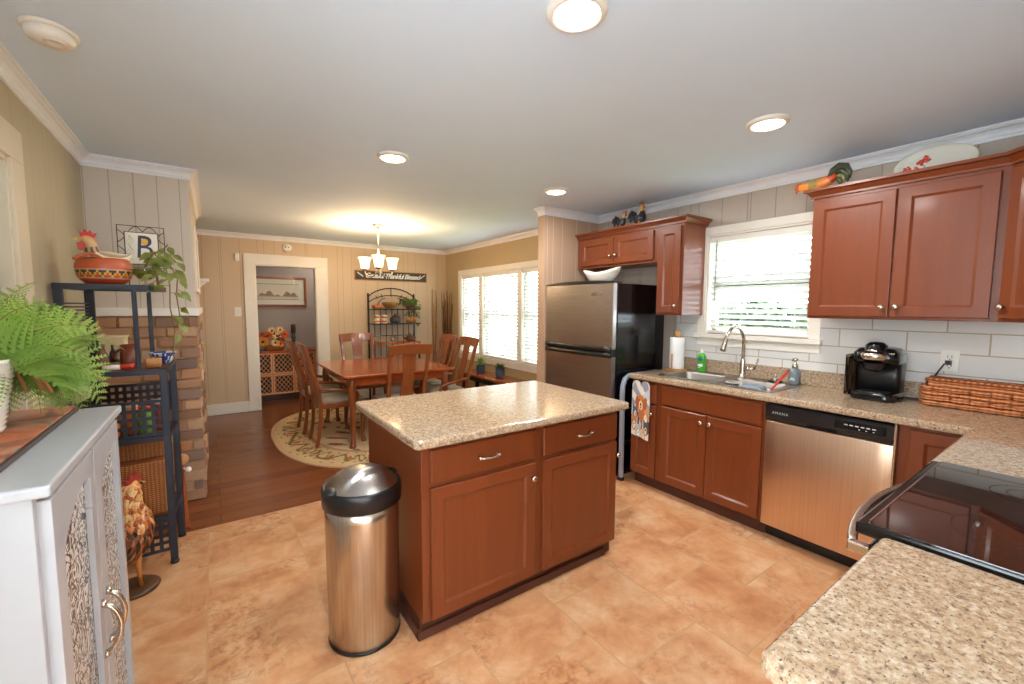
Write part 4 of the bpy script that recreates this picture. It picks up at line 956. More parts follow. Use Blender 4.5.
def rug_pt(t, a, z):
    c, s_ = math.cos(a), math.sin(a); e = 2/2.5
    return (RC[0]+1.17*t*math.copysign(abs(c)**e, c), RC[1]+1.385*t*math.copysign(abs(s_)**e, s_), z)
L = [[rug_pt(i/NR_, 2*PI*j/NA, 0.012) for j in range(NA)] for i in range(1, NR_+1)]
cols = [[rug_col((i+1.5)/NR_, 2*PI*(j+0.5)/NA, L[i][j][0], L[i][j][1]) for j in range(NA)] for i in range(NR_-1)]
L.append([rug_pt(1.004, 2*PI*j/NA, 0.0) for j in range(NA)]); cols.append([(206, 164, 120)]*NA)
b.loops(L, True, True, False, cols=cols, smooth=False)
tag(b.build('area_rug', M['painted_matte'], origin=(RC[0], RC[1], 0)), 'oval beige floral rug under the dining table', 'rug')
# table
TX0, TX1, TY0, TY1, TZ = 1.03, 2.25, 4.29, 5.66, 0.76
t = thing('dining_table', 'cherry wood dining table with curved legs on the oval rug', 'table', ((TX0+TX1)/2, (TY0+TY1)/2, 0.012))
b = MB(); b.prism(rrect(TX0, TY0, TX1, TY1, 0.05), 0.026, lambda u, v, n: Vector((u, v, TZ-0.026+n))); b.build('tabletop', M['cherry'], t, bevel=0.007, seg=2)
b = MB(); i_ = 0.075
b.box((TX0+i_, TY0+i_, TZ-0.115), (TX1-i_, TY0+i_+0.022, TZ-0.026)); b.box((TX0+i_, TY1-i_-0.022, TZ-0.115), (TX1-i_, TY1-i_, TZ-0.026))
b.box((TX0+i_, TY0+i_+0.022, TZ-0.115), (TX0+i_+0.022, TY1-i_-0.022, TZ-0.026)); b.box((TX1-i_-0.022, TY0+i_+0.022, TZ-0.115), (TX1-i_, TY1-i_-0.022, TZ-0.026)); b.build('apron', M['cherry'], t)
for sx in (0, 1):
    for sy in (0, 1):
        cx, cy = (TX0+i_+0.03, TX1-i_-0.03)[sx], (TY0+i_+0.03, TY1-i_-0.03)[sy]; ox, oy = (-1, 1)[sx]*0.7, (-1, 1)[sy]*0.7
        P = [(cx+ox*d, cy+oy*d, z) for d, z in ((0, 0.735), (0.004, 0.66), (0.012, 0.60), (0.010, 0.52), (0.0, 0.38), (-0.006, 0.22), (-0.002, 0.10), (0.012, 0.045), (0.018, 0.03), (0.018, 0.012))]
        b = MB(); b.tube(P, [0.042, 0.042, 0.041, 0.035, 0.029, 0.024, 0.021, 0.026, 0.036, 0.034], 14); b.build('leg', M['cherry_z'], t)
# chairs: built facing +y, back rest at -y
def make_chair(name, label, arms, loc, rz):
    t = thing(name, label, 'chair', (0, 0, 0), 0, 'dining chairs')
    PR = [(-0.235, 0.0), (-0.205, 0.16), (-0.19, 0.36), (-0.192, 0.47), (-0.205, 0.60), (-0.25, 0.76), (-0.285, 0.90), (-0.325, 1.03)]
    def sm(P, k=3):
        q = []
        for i in range(len(P)-1):
            p0, p1, p2, p3 = P[max(i-1, 0)], P[i], P[i+1], P[min(i+2, len(P)-1)]
            for j in range(k):
                u = j/k; q.append(tuple(0.5*((2*p1[w])+(-p0[w]+p2[w])*u+(2*p0[w]-5*p1[w]+4*p2[w]-p3[w])*u*u+(-p0[w]+3*p1[w]-3*p2[w]+p3[w])*u**3) for w in range(len(p1))))
        return q+[P[-1]]
    PS = sm(PR)
    for s_ in (-1, 1):
        b = MB(); b.strip([(s_*(0.185+0.03*max(0, z-0.47)), y, z) for y, z in PS], (0.036, 0.034), (1, 0, 0)); b.build('back_post', M['cherry_z'], t, bevel=0.006)
        P = sm([(s_*0.205, 0.215, 0.44), (s_*0.212, 0.222, 0.36), (s_*0.21, 0.218, 0.22), (s_*0.205, 0.212, 0.08), (s_*0.21, 0.222, 0.03), (s_*0.21, 0.222, 0)])
        b = MB(); b.tube(P, [0.028, 0.028, 0.028, 0.03, 0.029, 0.027, 0.024, 0.022, 0.02, 0.018, 0.018, 0.019, 0.022, 0.027, 0.028, 0.027][:len(P)], 10); b.build('front_leg', M['cherry_z'], t)
    L = []
    for i in range(13):
        x = -0.225+0.45*i/12; u = x/0.225; yb = -0.318+0.02*(1-u*u)*-1; zt = 1.052+0.014*(1-u*u); zb = 0.965-0.01*abs(u)
        L.append([(x, yb+0.012+0.022*0.4, zb), (x, yb-0.014+0.016, zb-0.004), (x, yb-0.03, zt), (x, yb-0.004, zt+0.004)])
    b = MB(); b.loops(L, True, True, True, None, False); b.build('crest_rail', M['cherry_z'], t, bevel=0.006)
    b = MB(); SP = [(y, z) for y, z in PS if z >= 0.465 and z < 1.0]
    b.strip([(0, y+0.004-0.012*math.sin((z-0.47)*6), z) for y, z in SP], [(0.15-0.03*math.sin((z-0.47)/0.53*PI), 0.013) for y, z in SP], (1, 0, 0)); b.build('splat', M['cherry_z'], t, bevel=0.003)
    b = MB(); b.prism([(-0.235, 0.235), (-0.20, -0.19), (0.20, -0.19), (0.235, 0.235)][::-1], 0.06, lambda u, v, n: Vector((u, v, 0.39+n))); b.build('seat_frame', M['cherry_z'], t, bevel=0.008)
    b = MB(); L = []
    for k, z in ((1.0, 0.449), (1.0, 0.466), (0.94, 0.482), (0.7, 0.492), (0.3, 0.496)): L.append([(x*k, 0.02+(y-0.02)*k, z) for x, y in [(-0.22, 0.228), (-0.1, 0.235), (0.1, 0.235), (0.22, 0.228), (0.205, 0.02), (0.187, -0.17), (0.0, -0.175), (-0.187, -0.17), (-0.205, 0.02)]])
    b.loops(L, True, True, True); b.build('seat_cushion', M['cushion'], t)
    if arms:
        for s_ in (-1, 1):
            P = sm([(s_*0.19, -0.21, 0.595), (s_*0.235, -0.10, 0.592), (s_*0.25, 0.02, 0.575), (s_*0.245, 0.12, 0.555), (s_*0.235, 0.165, 0.52), (s_*0.222, 0.16, 0.45)])
            b = MB(); b.tube(P, 0.017, 8); b.build('armrest', M['cherry_z'], t)
    t.location = loc; t.rotation_euler = (0, 0, rz)
    return t
Zr = 0.0125
side = make_chair('dining_chair', 'cherry dining chair with back to the kitchen at the near end of the table', False, (1.60, 4.33, Zr), 0)
dup(side, (1.615, 5.66, Zr), PI, 'cherry dining chair at the far end of the table facing the kitchen')
arm = make_chair('dining_armchair', 'cherry armchair on the left side of the table nearest the kitchen', True, (1.06, 4.77, Zr), R(-90))
dup(arm, (1.03, 5.33, Zr), R(-90), 'cherry armchair on the left side of the table nearest the doorway')
dup(arm, (2.24, 4.56, Zr), R(90), 'cherry armchair on the window side of the table nearest the bench')
dup(arm, (2.24, 5.10, Zr), R(90), 'cherry armchair on the window side of the table nearest the twig bundles')

# sign
t = thing('wall_sign', 'long dark wooden sign with white script words on the far wall', 'sign', (2.41, YF, 1.92))
b = MB(); b.box((1.815, YF-0.022, 1.842), (3.0, YF-0.002, 2.0)); b.build('frame', M['wood_light'], t, bevel=0.002)
M['slate_board'] = plain('dark_grey_board', (72, 66, 64), 0.7, 0, 0.12, 20)
b = MB(); b.box((1.83, YF-0.026, 1.855), (2.985, YF-0.012, 1.988)); b.build('board', M['slate_board'], t)
fr = lambda u, v, n: Vector((2.42+u, YF-0.0265-n, 1.92+v)); b = text_mb('Grateful Thankful Blessed', 0.108, fr, 0.002, 0.38, 0.86, 0.95, 0.002); b.build('lettering', M['white_print'], t)
for s_ in (-1, 1):
    b = MB(); P = [(2.41+s_*(0.46+0.09*i/5), YF-0.029, 1.895+0.06*(i/5)) for i in range(6)]; b.tube(P, 0.003, 5)
    for p in P[1:]: b.ell((p[0]-s_*0.006, p[1], p[2]+0.008), (0.012, 0.001, 0.006), 8, 4, mat=Matrix.Rotation(-s_*0.6, 3, 'Y'))
    b.build('leaf_sprig', M['white_print'], t)

# baker's rack
t = thing('bakers_rack', 'black wrought iron bakers rack with arched top against the far wall', 'shelf', (2.36, 6.58, 0))
BX0, BX1, BYb, BYf = 2.0, 2.74, 6.70, 6.49
for x in (BX0, BX1):
    b = MB(); b.box((x-0.012, BYb-0.012, 0), (x+0.012, BYb+0.012, 1.62)); b.ell((x, BYb, 1.63), (0.016, 0.016, 0.02), 10, 6); b.build('rear_post', M['iron_black'], t)
    b = MB(); b.box((x-0.012, BYf-0.012, 0), (x+0.012, BYf+0.012, 0.87)); b.build('front_post', M['iron_black'], t)
def arch(z0, rise, r, x0=BX0, x1=BX1):
    b = MB(); P = []
    for i in range(21):
        u = i/20; P.append((x0+(x1-x0)*u, BYb, z0+rise*(1-(2*u-1)**2)**0.8)); 
    b.tube(P, r, 7); return b
arch(1.59, 0.14, 0.009).build('arch', M['iron_black'], t); arch(1.50, 0.12, 0.007, BX0+0.0, BX1).build('arch', M['iron_black'], t)
b = MB()
for i in (-3, -2, 2, 3): b.tube([((BX0+BX1)/2+i*0.075, BYb, 1.56+0.02*(3-abs(i))), ((BX0+BX1)/2+i*0.085, BYb, 1.61+0.03*(3-abs(i)))], 0.005, 6)
b.tube([(2.36, BYb, 1.60), (2.36, BYb, 1.73)], 0.006, 6)
for s_ in (-1, 1): b.tube([(2.37+s_*(0.24-0.14*(i/8)**1.5), BYb, 1.42+0.15*math.sin(PI*i/16)) for i in range(9)], 0.006, 6)
b.build('arch_scrollwork', M['iron_black'], t)
for i in range(7):
    x = BX0+(BX1-BX0)*(i+1)/8; b = MB(); b.tube([(x, BYb, 0.30), (x, BYb, 1.42)], 0.006, 6); b.build('back_bar', M['iron_black'], t)
b = MB(); b.tube([(BX0, BYb, 0.98), (BX1, BYb, 0.98)], 0.007, 6); b.build('cross_bar', M['iron_black'], t)
for z, yf in ((1.405, 6.50), (1.18, 6.46)):
    b = MB(); b.box((BX0-0.02, yf, z-0.016), (BX1+0.02, yf+0.014, z)); b.box((BX0-0.02, BYb-0.014, z-0.016), (BX1+0.02, BYb, z))
    for i in range(10): y = yf+(BYb-yf)*i/9; b.box((BX0-0.01, y-0.005, z-0.01), (BX1+0.01, y+0.005, z-0.002))
    b.box((BX0-0.01, yf+0.01, z-0.002), (BX1+0.01, BYb, z)); b.build('wire_shelf', M['iron_black'], t)
b = MB(); b.box((BX0-0.02, BYf-0.02, 0.865), (BX1+0.02, BYb, 0.89)); b.build('wooden_shelf', M['cherry'], t, bevel=0.004)
b = MB(); b.box((BX0-0.01, BYf, 0.28), (BX1+0.01, BYb, 0.30)); b.build('wire_shelf', M['iron_black'], t)
def on_rack(mb, name, mat, label, cat, loc, **k): return tag(mb.build(name, mat, origin=loc, **k), label, cat)
M['olive'] = plain('olive_brown_glaze', (134, 100, 48), 0.3, 0, 0.12); M['darkpot'] = plain('dark_grey_glaze', (64, 66, 68), 0.3, 0, 0.1); M['brownpot'] = plain('brown_glaze', (104, 62, 38), 0.3, 0, 0.1)
M['candle'] = plain('cream_candle', (232, 216, 190), 0.5); M['peach'] = plain('peach_petals', (214, 150, 96), 0.7, 0, 0.15); M['orange_glaze'] = plain('orange_glaze', (190, 104, 60), 0.35, 0, 0.1)
b = MB(); b.lathe([(0.0001, 0.0), (0.05, 0.002), (0.09, 0.03), (0.12, 0.075), (0.128, 0.105), (0.122, 0.105), (0.085, 0.035), (0.0001, 0.015)], 26, (2.30, 6.58, 1.407), cap=False); on_rack(b, 'bowl', M['olive'], 'olive brown bowl on the top shelf of the bakers rack', 'bowl', (2.30, 6.58, 1.407))
b = MB(); b.loops([[(x, y, z) for x, y in rrect(2.04-i, 6.52-i, 2.15+i, 6.62+i, 0.02)] for i, z in ((0.0, 1.407), (0.012, 1.45), (0.014, 1.46), (0.006, 1.462), (0.0, 1.42))], True, True, True); on_rack(b, 'dish', M['orange_glaze'], 'small orange dish at the left of the bakers rack top shelf', 'dish', (2.09, 6.57, 1.407))
for i, (x, z, tx) in enumerate(((2.09, 1.182, 'lower left striped candle jar on the bakers rack middle shelf'), (2.20, 1.182, 'right striped candle jar on the bakers rack middle shelf'))):
    t2 = thing('candle_jar', tx, 'candle', (x, 6.56, z), 0, 'candle jars')
    b = MB(); b.lathe([(0.0001, 0), (0.042, 0), (0.045, 0.01), (0.045, 0.05), (0.038, 0.06), (0.0001, 0.06)], 20, (x, 6.56, z)); b.build('jar', M['candle'], t2)
    b = MB(); b.lathe([(0.046, 0.018), (0.047, 0.02), (0.047, 0.045), (0.046, 0.047)], 20, (x, 6.56, z), cap=False); b.build('band', M['orange_glaze'], t2)
    b = MB(); b.lathe([(0.036, 0.06), (0.044, 0.068), (0.045, 0.12), (0.04, 0.13), (0.0001, 0.132)], 20, (x, 6.56, z)); b.build('upper_jar', M['candle'], t2)
    b = MB(); b.lathe([(0.0455, 0.085), (0.047, 0.087), (0.047, 0.112), (0.0455, 0.114)], 20, (x, 6.56, z), cap=False); b.build('band', M['orange_glaze'], t2)
t2 = thing('crock', 'dark grey lidded crock in the middle of the bakers rack', 'crock', (2.38, 6.58, 1.182))
b = MB(); b.lathe([(0.0001, 0), (0.065, 0), (0.082, 0.03), (0.085, 0.07), (0.07, 0.1), (0.06, 0.105)], 24, (2.38, 6.58, 1.182)); b.build('pot', M['darkpot'], t2)
b = MB(); b.lathe([(0.066, 0.103), (0.05, 0.118), (0.02, 0.125), (0.014, 0.135), (0.02, 0.145), (0.0001, 0.15)], 20, (2.38, 6.58, 1.182), cap=False); b.build('lid', M['brownpot'], t2)
t2 = thing('flower_basket', 'small basket of peach flowers at the right of the bakers rack middle shelf', 'flowers', (2.62, 6.57, 1.182)); g = random.Random(5)
b = MB(); b.lathe([(0.0001, 0), (0.055, 0), (0.075, 0.05), (0.07, 0.05), (0.0001, 0.03)], 20, (2.62, 6.57, 1.182), cap=False); b.build('basket', M['wicker'], t2)
b = MB()
for i in range(26): a = g.uniform(0, 2*PI); r = g.uniform(0, 0.085); b.ell((2.62+r*math.cos(a), 6.57+r*math.sin(a)*0.8, 1.182+0.06+g.uniform(0, 0.05)*(1-r/0.12)), (0.022, 0.022, 0.014), 8, 5)
b.build('blossoms', M['peach'], t2)
b = MB(); b.tube([(2.10+0.05*math.cos(2*PI*i/20), 6.56, 0.948+0.052*math.sin(2*PI*i/20)) for i in range(20)], 0.008, 7, closed=True); on_rack(b, 'ring_ornament', M['nickel'], 'pale ring-shaped ornament at the left of the bakers rack wooden shelf', 'ornament', (2.10, 6.56, 0.89))
t2 = thing('candle_lantern', 'small round wire candle holder in the middle of the bakers rack wooden shelf', 'candle holder', (2.33, 6.55, 0.89))
for k in range(4):
    a = PI*k/4; b = MB(); b.tube([(2.33+0.055*math.sin(PI*i/12)*math.cos(a)*(1), 6.55+0.055*math.sin(PI*i/12)*math.sin(a), 0.893+0.11*i/12) for i in range(13)]+[(2.33-0.055*math.sin(PI*i/12)*math.cos(a), 6.55-0.055*math.sin(PI*i/12)*math.sin(a), 0.893+0.11*i/12) for i in range(12, -1, -1)], 0.005, 6); b.build('wire_hoop', M['brownpot'], t2)
b = MB(); b.lathe([(0.025, 0.891), (0.025, 0.95), (0.0001, 0.952)], 16, (2.33, 6.55, 0)); b.build('candle', M['candle'], t2)
t2 = thing('teapot', 'brown teapot at the right of the bakers rack wooden shelf', 'teapot', (2.60, 6.54, 0.89))
b = MB(); b.lathe([(0.0001, 0.891), (0.04, 0.891), (0.075, 0.925), (0.072, 0.955), (0.04, 0.98), (0.03, 0.983)], 24, (2.60, 6.54, 0)); b.build('body', M['brownpot'], t2)
b = MB(); b.lathe([(0.035, 0.98), (0.02, 0.998), (0.012, 1.005), (0.014, 1.018), (0.0001, 1.022)], 16, (2.60, 6.54, 0)); b.build('lid', M['brownpot'], t2)
b = MB(); b.tube([(2.54, 6.54, 0.925), (2.505, 6.54, 0.945), (2.485, 6.54, 0.985)], [0.02, 0.013, 0.009], 10); b.build('spout', M['brownpot'], t2)
b = MB(); b.tube([(2.665+0.035*math.sin(PI*i/10), 6.54, 0.97-0.05*i/10) for i in range(11)], 0.007, 8); b.build('handle', M['brownpot'], t2)
# leaf sprays
def leaf(mb, p, d, n, l, w, fold=0.25):
    d = d.normalized(); s_ = d.cross(n).normalized(); nn = s_.cross(d)
    r_ = [p, p+d*l*0.3+s_*w*0.5+nn*w*fold, p+d*l*0.62+s_*w*0.42+nn*w*fold*0.7, p+d*l-nn*l*0.12, p+d*l*0.62-s_*w*0.42+nn*w*fold*0.7, p+d*l*0.3-s_*w*0.5+nn*w*fold, p+d*l*0.3+nn*0.0, p+d*l*0.62]
    mb.add(r_, [(0, 1, 6), (1, 2, 7, 6), (2, 3, 7), (3, 4, 7), (4, 5, 6, 7), (5, 0, 6)], None, True)
def vine(stems, leaves, g, P, size, every=2, r=0.004):
    stems.tube(P, r, 5)
    for i in range(1, len(P), every):
        p = Vector(P[i]); a = g.uniform(0, 2*PI); d = Vector((math.cos(a), math.sin(a), g.uniform(-0.5, 0.3))); q = p+d*size*0.35; stems.tube([p, q], r*0.6, 4)
        leaf(leaves, q, d+Vector((0, 0, -0.5)), Vector((g.uniform(-.3, .3), g.uniform(-.3, .3), 1)), size*g.uniform(0.75, 1.15), size*g.uniform(0.5, 0.65))
t2 = thing('potted_ivy', 'trailing green ivy in a brown pot on the bakers rack top shelf', 'plant', (2.62, 6.58, 1.407)); g = random.Random(12)
b = MB(); b.lathe([(0.0001, 0), (0.05, 0), (0.068, 0.09), (0.062, 0.09), (0.05, 0.07), (0.0001, 0.07)], 20, (2.62, 6.58, 1.407), cap=False); b.build('pot', M['brownpot'], t2)
st, lv = MB(), MB()
for k in range(13):
    a = g.uniform(0, 2*PI); P = [Vector((2.62, 6.58, 1.48))]; out = g.uniform(0.06, 0.13); dn = g.uniform(-0.02, 0.28) if k > 4 else -0.06
    if k > 9: a = g.uniform(-0.9, 0.2); dn = g.uniform(0.2, 0.32)
    for i in range(1, 10): u = i/9; P.append(Vector((2.62+out*math.cos(a)*min(1, u*2.2), 6.56+out*math.sin(a)*min(1, u*2.2)*0.6, 1.48+0.10*math.sin(min(1, u*1.4)*PI)*0.8-dn*u*u)))
    vine(st, lv, g, P, 0.08, 1)
st.build('stems', M['stem'], t2); lv.build('leaves', M['ivy'], t2)
# twig bundles
M['twig'] = plain('pale_twig_bark', (150, 110, 72), 0.9, 0, 0.2, 30); M['twig_dark'] = plain('brown_twig_bark', (112, 72, 44), 0.9, 0, 0.2, 30)
for x, mt, tx, n_, spread in ((3.05, 'twig', 'pale thin bundle of tall twigs standing against the far wall', 7, 0.05), (3.27, 'twig_dark', 'darker brown bundle of tall twigs standing in the dining room corner', 16, 0.07)):
    t2 = thing('twig_bundle', tx, 'twigs', (x, 6.6, 0)); g = random.Random(int(x*10))
    for k in range(n_):
        dx, dy = g.uniform(-spread, spread), g.uniform(-spread, spread); zt = g.uniform(1.45, 1.73)
        P = [(x+dx*(0.5+0.9*u)+0.008*math.sin(u*11+k), 6.6+dy*(0.5+0.9*u)+0.008*math.cos(u*9+k), 0.002+zt*u) for u in [i/9 for i in range(10)]]
        b = MB(); b.tube(P, [0.010-0.006*i/9 for i in range(10)], 6); b.build('twig', M[mt], t2)
# bench under the window with two pots
t = thing('window_bench', 'low bench with a reddish top and black legs under the dining windows', 'bench', (3.14, 4.6, 0))
b = MB(); b.box((2.97, 3.72, 0.468), (3.31, 5.62, 0.50)); b.build('bench_top', M['cherry'], t, bevel=0.005)
b = MB(); b.box((3.0, 3.76, 0.40), (3.28, 5.58, 0.468)); b.build('apron', M['iron_black'], t)
for x in (3.0, 3.24):
    for y in (3.78, 4.65, 5.52): b = MB(); b.box((x, y, 0), (x+0.045, y+0.045, 0.40)); b.build('leg', M['iron_black'], t)
M['bluepot'] = plain('blue_grey_glaze', (76, 92, 112), 0.3, 0, 0.08)
for x, y, tx, sd, up_ in ((3.13, 5.22, 'blue-grey pot with a bushy bright green plant on the window bench', 3, 0.10), (3.15, 4.75, 'blue-grey pot with a low dark green plant on the bench, nearer the refrigerator', 4, 0.055)):
    t2 = thing('potted_plant', tx, 'plant', (x, y, 0.5)); g = random.Random(sd)
    b = MB(); b.lathe([(0.0001, 0.5), (0.055, 0.501), (0.066, 0.53), (0.068, 0.58), (0.06, 0.612), (0.064, 0.622), (0.058, 0.622), (0.054, 0.6), (0.0001, 0.598)], 24, (x, y, 0), cap=False); b.build('pot', M['bluepot'], t2)
    lv = MB()
    for k in range(80):
        a = g.uniform(0, 2*PI); el = g.uniform(0.15, 1.3); d = Vector((math.cos(a)*math.cos(el), math.sin(a)*math.cos(el), math.sin(el))); leaf(lv, Vector((x, y, 0.61))+d*g.uniform(0.01, up_*0.8), d, Vector((0, 0, 1)) if el < 1.2 else Vector((1, 0, 0)), g.uniform(0.04, 0.07), 0.022)
    lv.build('leaves', M['frond'] if sd == 3 else M['ivy'], t2)

# ------------------------------------------------------------------ hall beyond the doorway
t = thing('framed_picture', 'wide framed landscape print on the hall wall beyond the doorway', 'picture', (0.85, 7.72, 1.66))
px0, px1, pz0, pz1 = 0.36, 1.30, 1.43, 1.90
b = MB()
for a, c in (((px0, pz0), (px1, pz0+0.035)), ((px0, pz1-0.035), (px1, pz1)), ((px0, pz0+0.035), (px0+0.035, pz1-0.035)), ((px1-0.035, pz0+0.035), (px1, pz1-0.035))): b.box((a[0], 7.69, a[1]), (c[0], 7.718, c[1]))
b.build('frame', M['cherry_z'], t, bevel=0.004)
def scene_col(u, v):
    if u < 0.10 or u > 0.90 or v < 0.2 or v > 0.8: return (226, 220, 204)
    if u < 0.108 or u > 0.892 or v < 0.215 or v > 0.785: return (150, 150, 140)
    g = random.Random(int(u*50)*31+int(v*40)); h_ = 0.40+0.07*math.sin(u*19)+0.05*math.sin(u*47)
    if 0.34 < v < h_+0.02: return [(150, 112, 88), (122, 98, 78), (176, 132, 104), (140, 120, 96)][g.randrange(4)]
    if 0.3 < v <= 0.34: return (170, 160, 138)
    return (222, 214, 194) if v > 0.34 else (208, 200, 180)
b = MB(); nu, nv = 60, 36
G = [[(px0+0.03+(px1-px0-0.06)*i/nu, 7.705, pz0+0.03+(pz1-pz0-0.06)*j/nv) for i in range(nu+1)] for j in range(nv+1)]
b.loops(G, False, cols=[[scene_col((i+.5)/nu, (j+.5)/nv) for i in range(nu)] for j in range(nv)], smooth=False); b.build('print', M['painted_matte'], t)
b = MB(); b.box((px0+0.03, 7.699, pz0+0.03), (px1-0.03, 7.7005, pz1-0.03)); b.build('picture_glass', M['pane'], t)
t = thing('console_cabinet', 'low orange wooden console with lattice doors in the hall', 'cabinet', (0.95, 7.5, 0))
c0x, c1x, cy0, cy1 = 0.44, 1.62, 7.30, 7.68
b = MB(); b.box((c0x-0.02, cy0-0.02, 0.735), (c1x+0.02, cy1, 0.765)); b.build('top', M['cherry'], t, bevel=0.004)
b = MB(); b.box((c0x, cy0+0.03, 0.10), (c1x, cy1, 0.735)); b.build('carcass', M['iron_black'], t)
b = MB(); b.box((c0x+0.02, cy0+0.05, 0), (c1x-0.02, cy1-0.02, 0.10)); b.build('plinth', M['wood_dark'], t)
dw_ = (c1x-c0x)/4
for k in range(4):
    x0 = c0x+k*dw_+0.003; x1 = x0+dw_-0.006
    for z0, z1 in ((0.105, 0.405), (0.412, 0.73)):
        b = MB(); w = 0.022
        b.box((x0, cy0, z0), (x1, cy0+0.02, z0+w)); b.box((x0, cy0, z1-w), (x1, cy0+0.02, z1)); b.box((x0, cy0, z0+w), (x0+w, cy0+0.02, z1-w)); b.box((x1-w, cy0, z0+w), (x1, cy0+0.02, z1-w))
        xa, xb, za, zb = x0+w, x1-w, z0+w, z1-w; st_ = 0.075
        for s_ in (-1, 1):
            k2 = -20
            while k2 < 20:
                c_ = k2*st_; pts = []
                for x in (xa, xb):
                    z = za+(s_*(x-xa)*1.25+c_)
                    if za <= z <= zb: pts.append((x, z))
                for z in (za, zb):
                    x = xa+((z-za-c_)/(s_*1.25))
                    if xa < x < xb: pts.append((x, z))
                if len(pts) >= 2: b.tube([(pts[0][0], cy0+0.01+0.004*s_, pts[0][1]), (pts[1][0], cy0+0.01+0.004*s_, pts[1][1])], 0.0048, 4, None, False, False)
                k2 += 1
        b.build('lattice_door', M['wood_orange'], t)
t = thing('flower_arrangement', 'orange and cream flowers in a wicker basket on the hall console', 'flowers', (0.76, 7.47, 0.765)); g = random.Random(21)
b = MB(); b.loops([[(x, y, z) for x, y in rrect(0.66-i, 7.40-i, 0.90+i, 7.54+i, 0.03)] for i, z in ((0.0, 0.766), (0.02, 0.85), (0.024, 0.86), (0.014, 0.86), (0.0, 0.83))], True, True, True); b.build('basket', M['wicker'], t)
M['petal_orange'] = plain('orange_petals', (206, 88, 40), 0.7, 0, 0.15, 30); M['petal_cream'] = plain('cream_petals', (232, 194, 140), 0.7, 0, 0.1, 30); M['petal_gold'] = plain('gold_petals', (226, 152, 62), 0.7, 0, 0.1, 30)
def bloom(c, d, r, mt, par, nm):
    b = MB(); d = d.normalized(); u = d.orthogonal().normalized(); v = d.cross(u)
    for ring, (n, k, lift) in enumerate(((12, 1.0, 0.15), (9, 0.72, 0.4))):
        for i in range(n): a = 2*PI*i/n+ring*0.3; e = (u*math.cos(a)+v*math.sin(a)); leaf(b, c+e*r*0.1, e+d*lift, d, r*k, r*0.42)
    o = b.build(nm, M[mt], par); b = MB(); b.ell(c+d*0.004, (r*0.26,)*3, 10, 6); b.build('flower_centre', M['wood_dark'], o)
SP = [(0.63, -0.08, 0.90, 0.085, 'petal_gold'), (0.79, -0.09, 0.88, 0.065, 'petal_cream'), (0.91, -0.07, 0.91, 0.07, 'petal_orange'), (0.70, -0.04, 0.99, 0.07, 'petal_orange'), (0.82, -0.05, 0.98, 0.07, 'petal_cream'), (0.93, -0.03, 1.0, 0.065, 'petal_orange'), (0.76, 0.0, 1.06, 0.065, 'petal_cream'), (0.87, 0.0, 1.07, 0.06, 'petal_cream'), (0.62, 0.02, 1.0, 0.05, 'petal_orange'), (0.86, -0.09, 0.86, 0.055, 'petal_gold')]
for x, dy, z, r, mt in SP: bloom(Vector((x, 7.47+dy, z)), Vector(((x-0.78)*2, -0.8, 0.35)), r, mt, t, 'flower')
b = MB()
for k in range(26): a = g.uniform(0, 2*PI); el = g.uniform(0.1, 1.2); d = Vector((math.cos(a)*math.cos(el)*1.3, math.sin(a)*math.cos(el)*0.6, math.sin(el))); leaf(b, Vector((0.78, 7.47, 0.88))+d*0.1, d, Vector((0, -1, 0.3)), 0.11, 0.03)
b.build('foliage', M['brownpot'], t)
t = thing('candlestick', 'dark turned candlestick on the hall console beside the flowers', 'candlestick', (1.06, 7.5, 0.765))
b = MB(); b.lathe([(0.05, 0.766), (0.05, 0.785), (0.025, 0.80), (0.02, 0.84), (0.04, 0.87), (0.022, 0.91), (0.035, 0.95), (0.02, 0.98), (0.03, 1.0), (0.034, 1.02)], 20, (1.06, 7.5, 0)); b.build('stick', M['darkpot'], t)
b = MB(); b.lathe([(0.034, 1.02), (0.034, 1.15), (0.0001, 1.155)], 18, (1.06, 7.5, 0)); b.build('candle', M['wood_dark'], t)
# fireplace side of the chimney: white framed panel and a bracket
t = thing('wall_frame', 'white framed panel seen edge-on on the side of the chimney', 'frame', (XCH, 4.75, 1.8))
b = MB(); b.box((XCH, 4.3, 1.55), (XCH+0.016, 5.25, 1.585)); b.box((XCH, 4.3, 2.04), (XCH+0.016, 5.25, 2.075)); b.box((XCH, 4.3, 1.585), (XCH+0.016, 4.34, 2.04)); b.box((XCH, 5.21, 1.585), (XCH+0.016, 5.25, 2.04)); b.build('frame', M['trim'], t, bevel=0.003)
b = MB(); b.box((XCH, 4.34, 1.585), (XCH+0.008, 5.21, 2.04)); b.build('panel', M['painted_off'] if 'painted_off' in M else M['ceramic'], t)
t = thing('wall_bracket', 'small white shelf bracket sticking out from the chimney side', 'bracket', (XCH, 5.45, 1.68))
b = MB(); b.box((XCH, 5.38, 1.685), (XCH+0.09, 5.5, 1.715)); b.build('ledge', M['trim'], t, bevel=0.003)
b = MB(); b.prism([(0, 0), (0.07, 0.075), (0, 0.075)], 0.03, lambda u, v, n: Vector((XCH+u, 5.425+n, 1.61+v))); b.build('corbel', M['trim'], t)

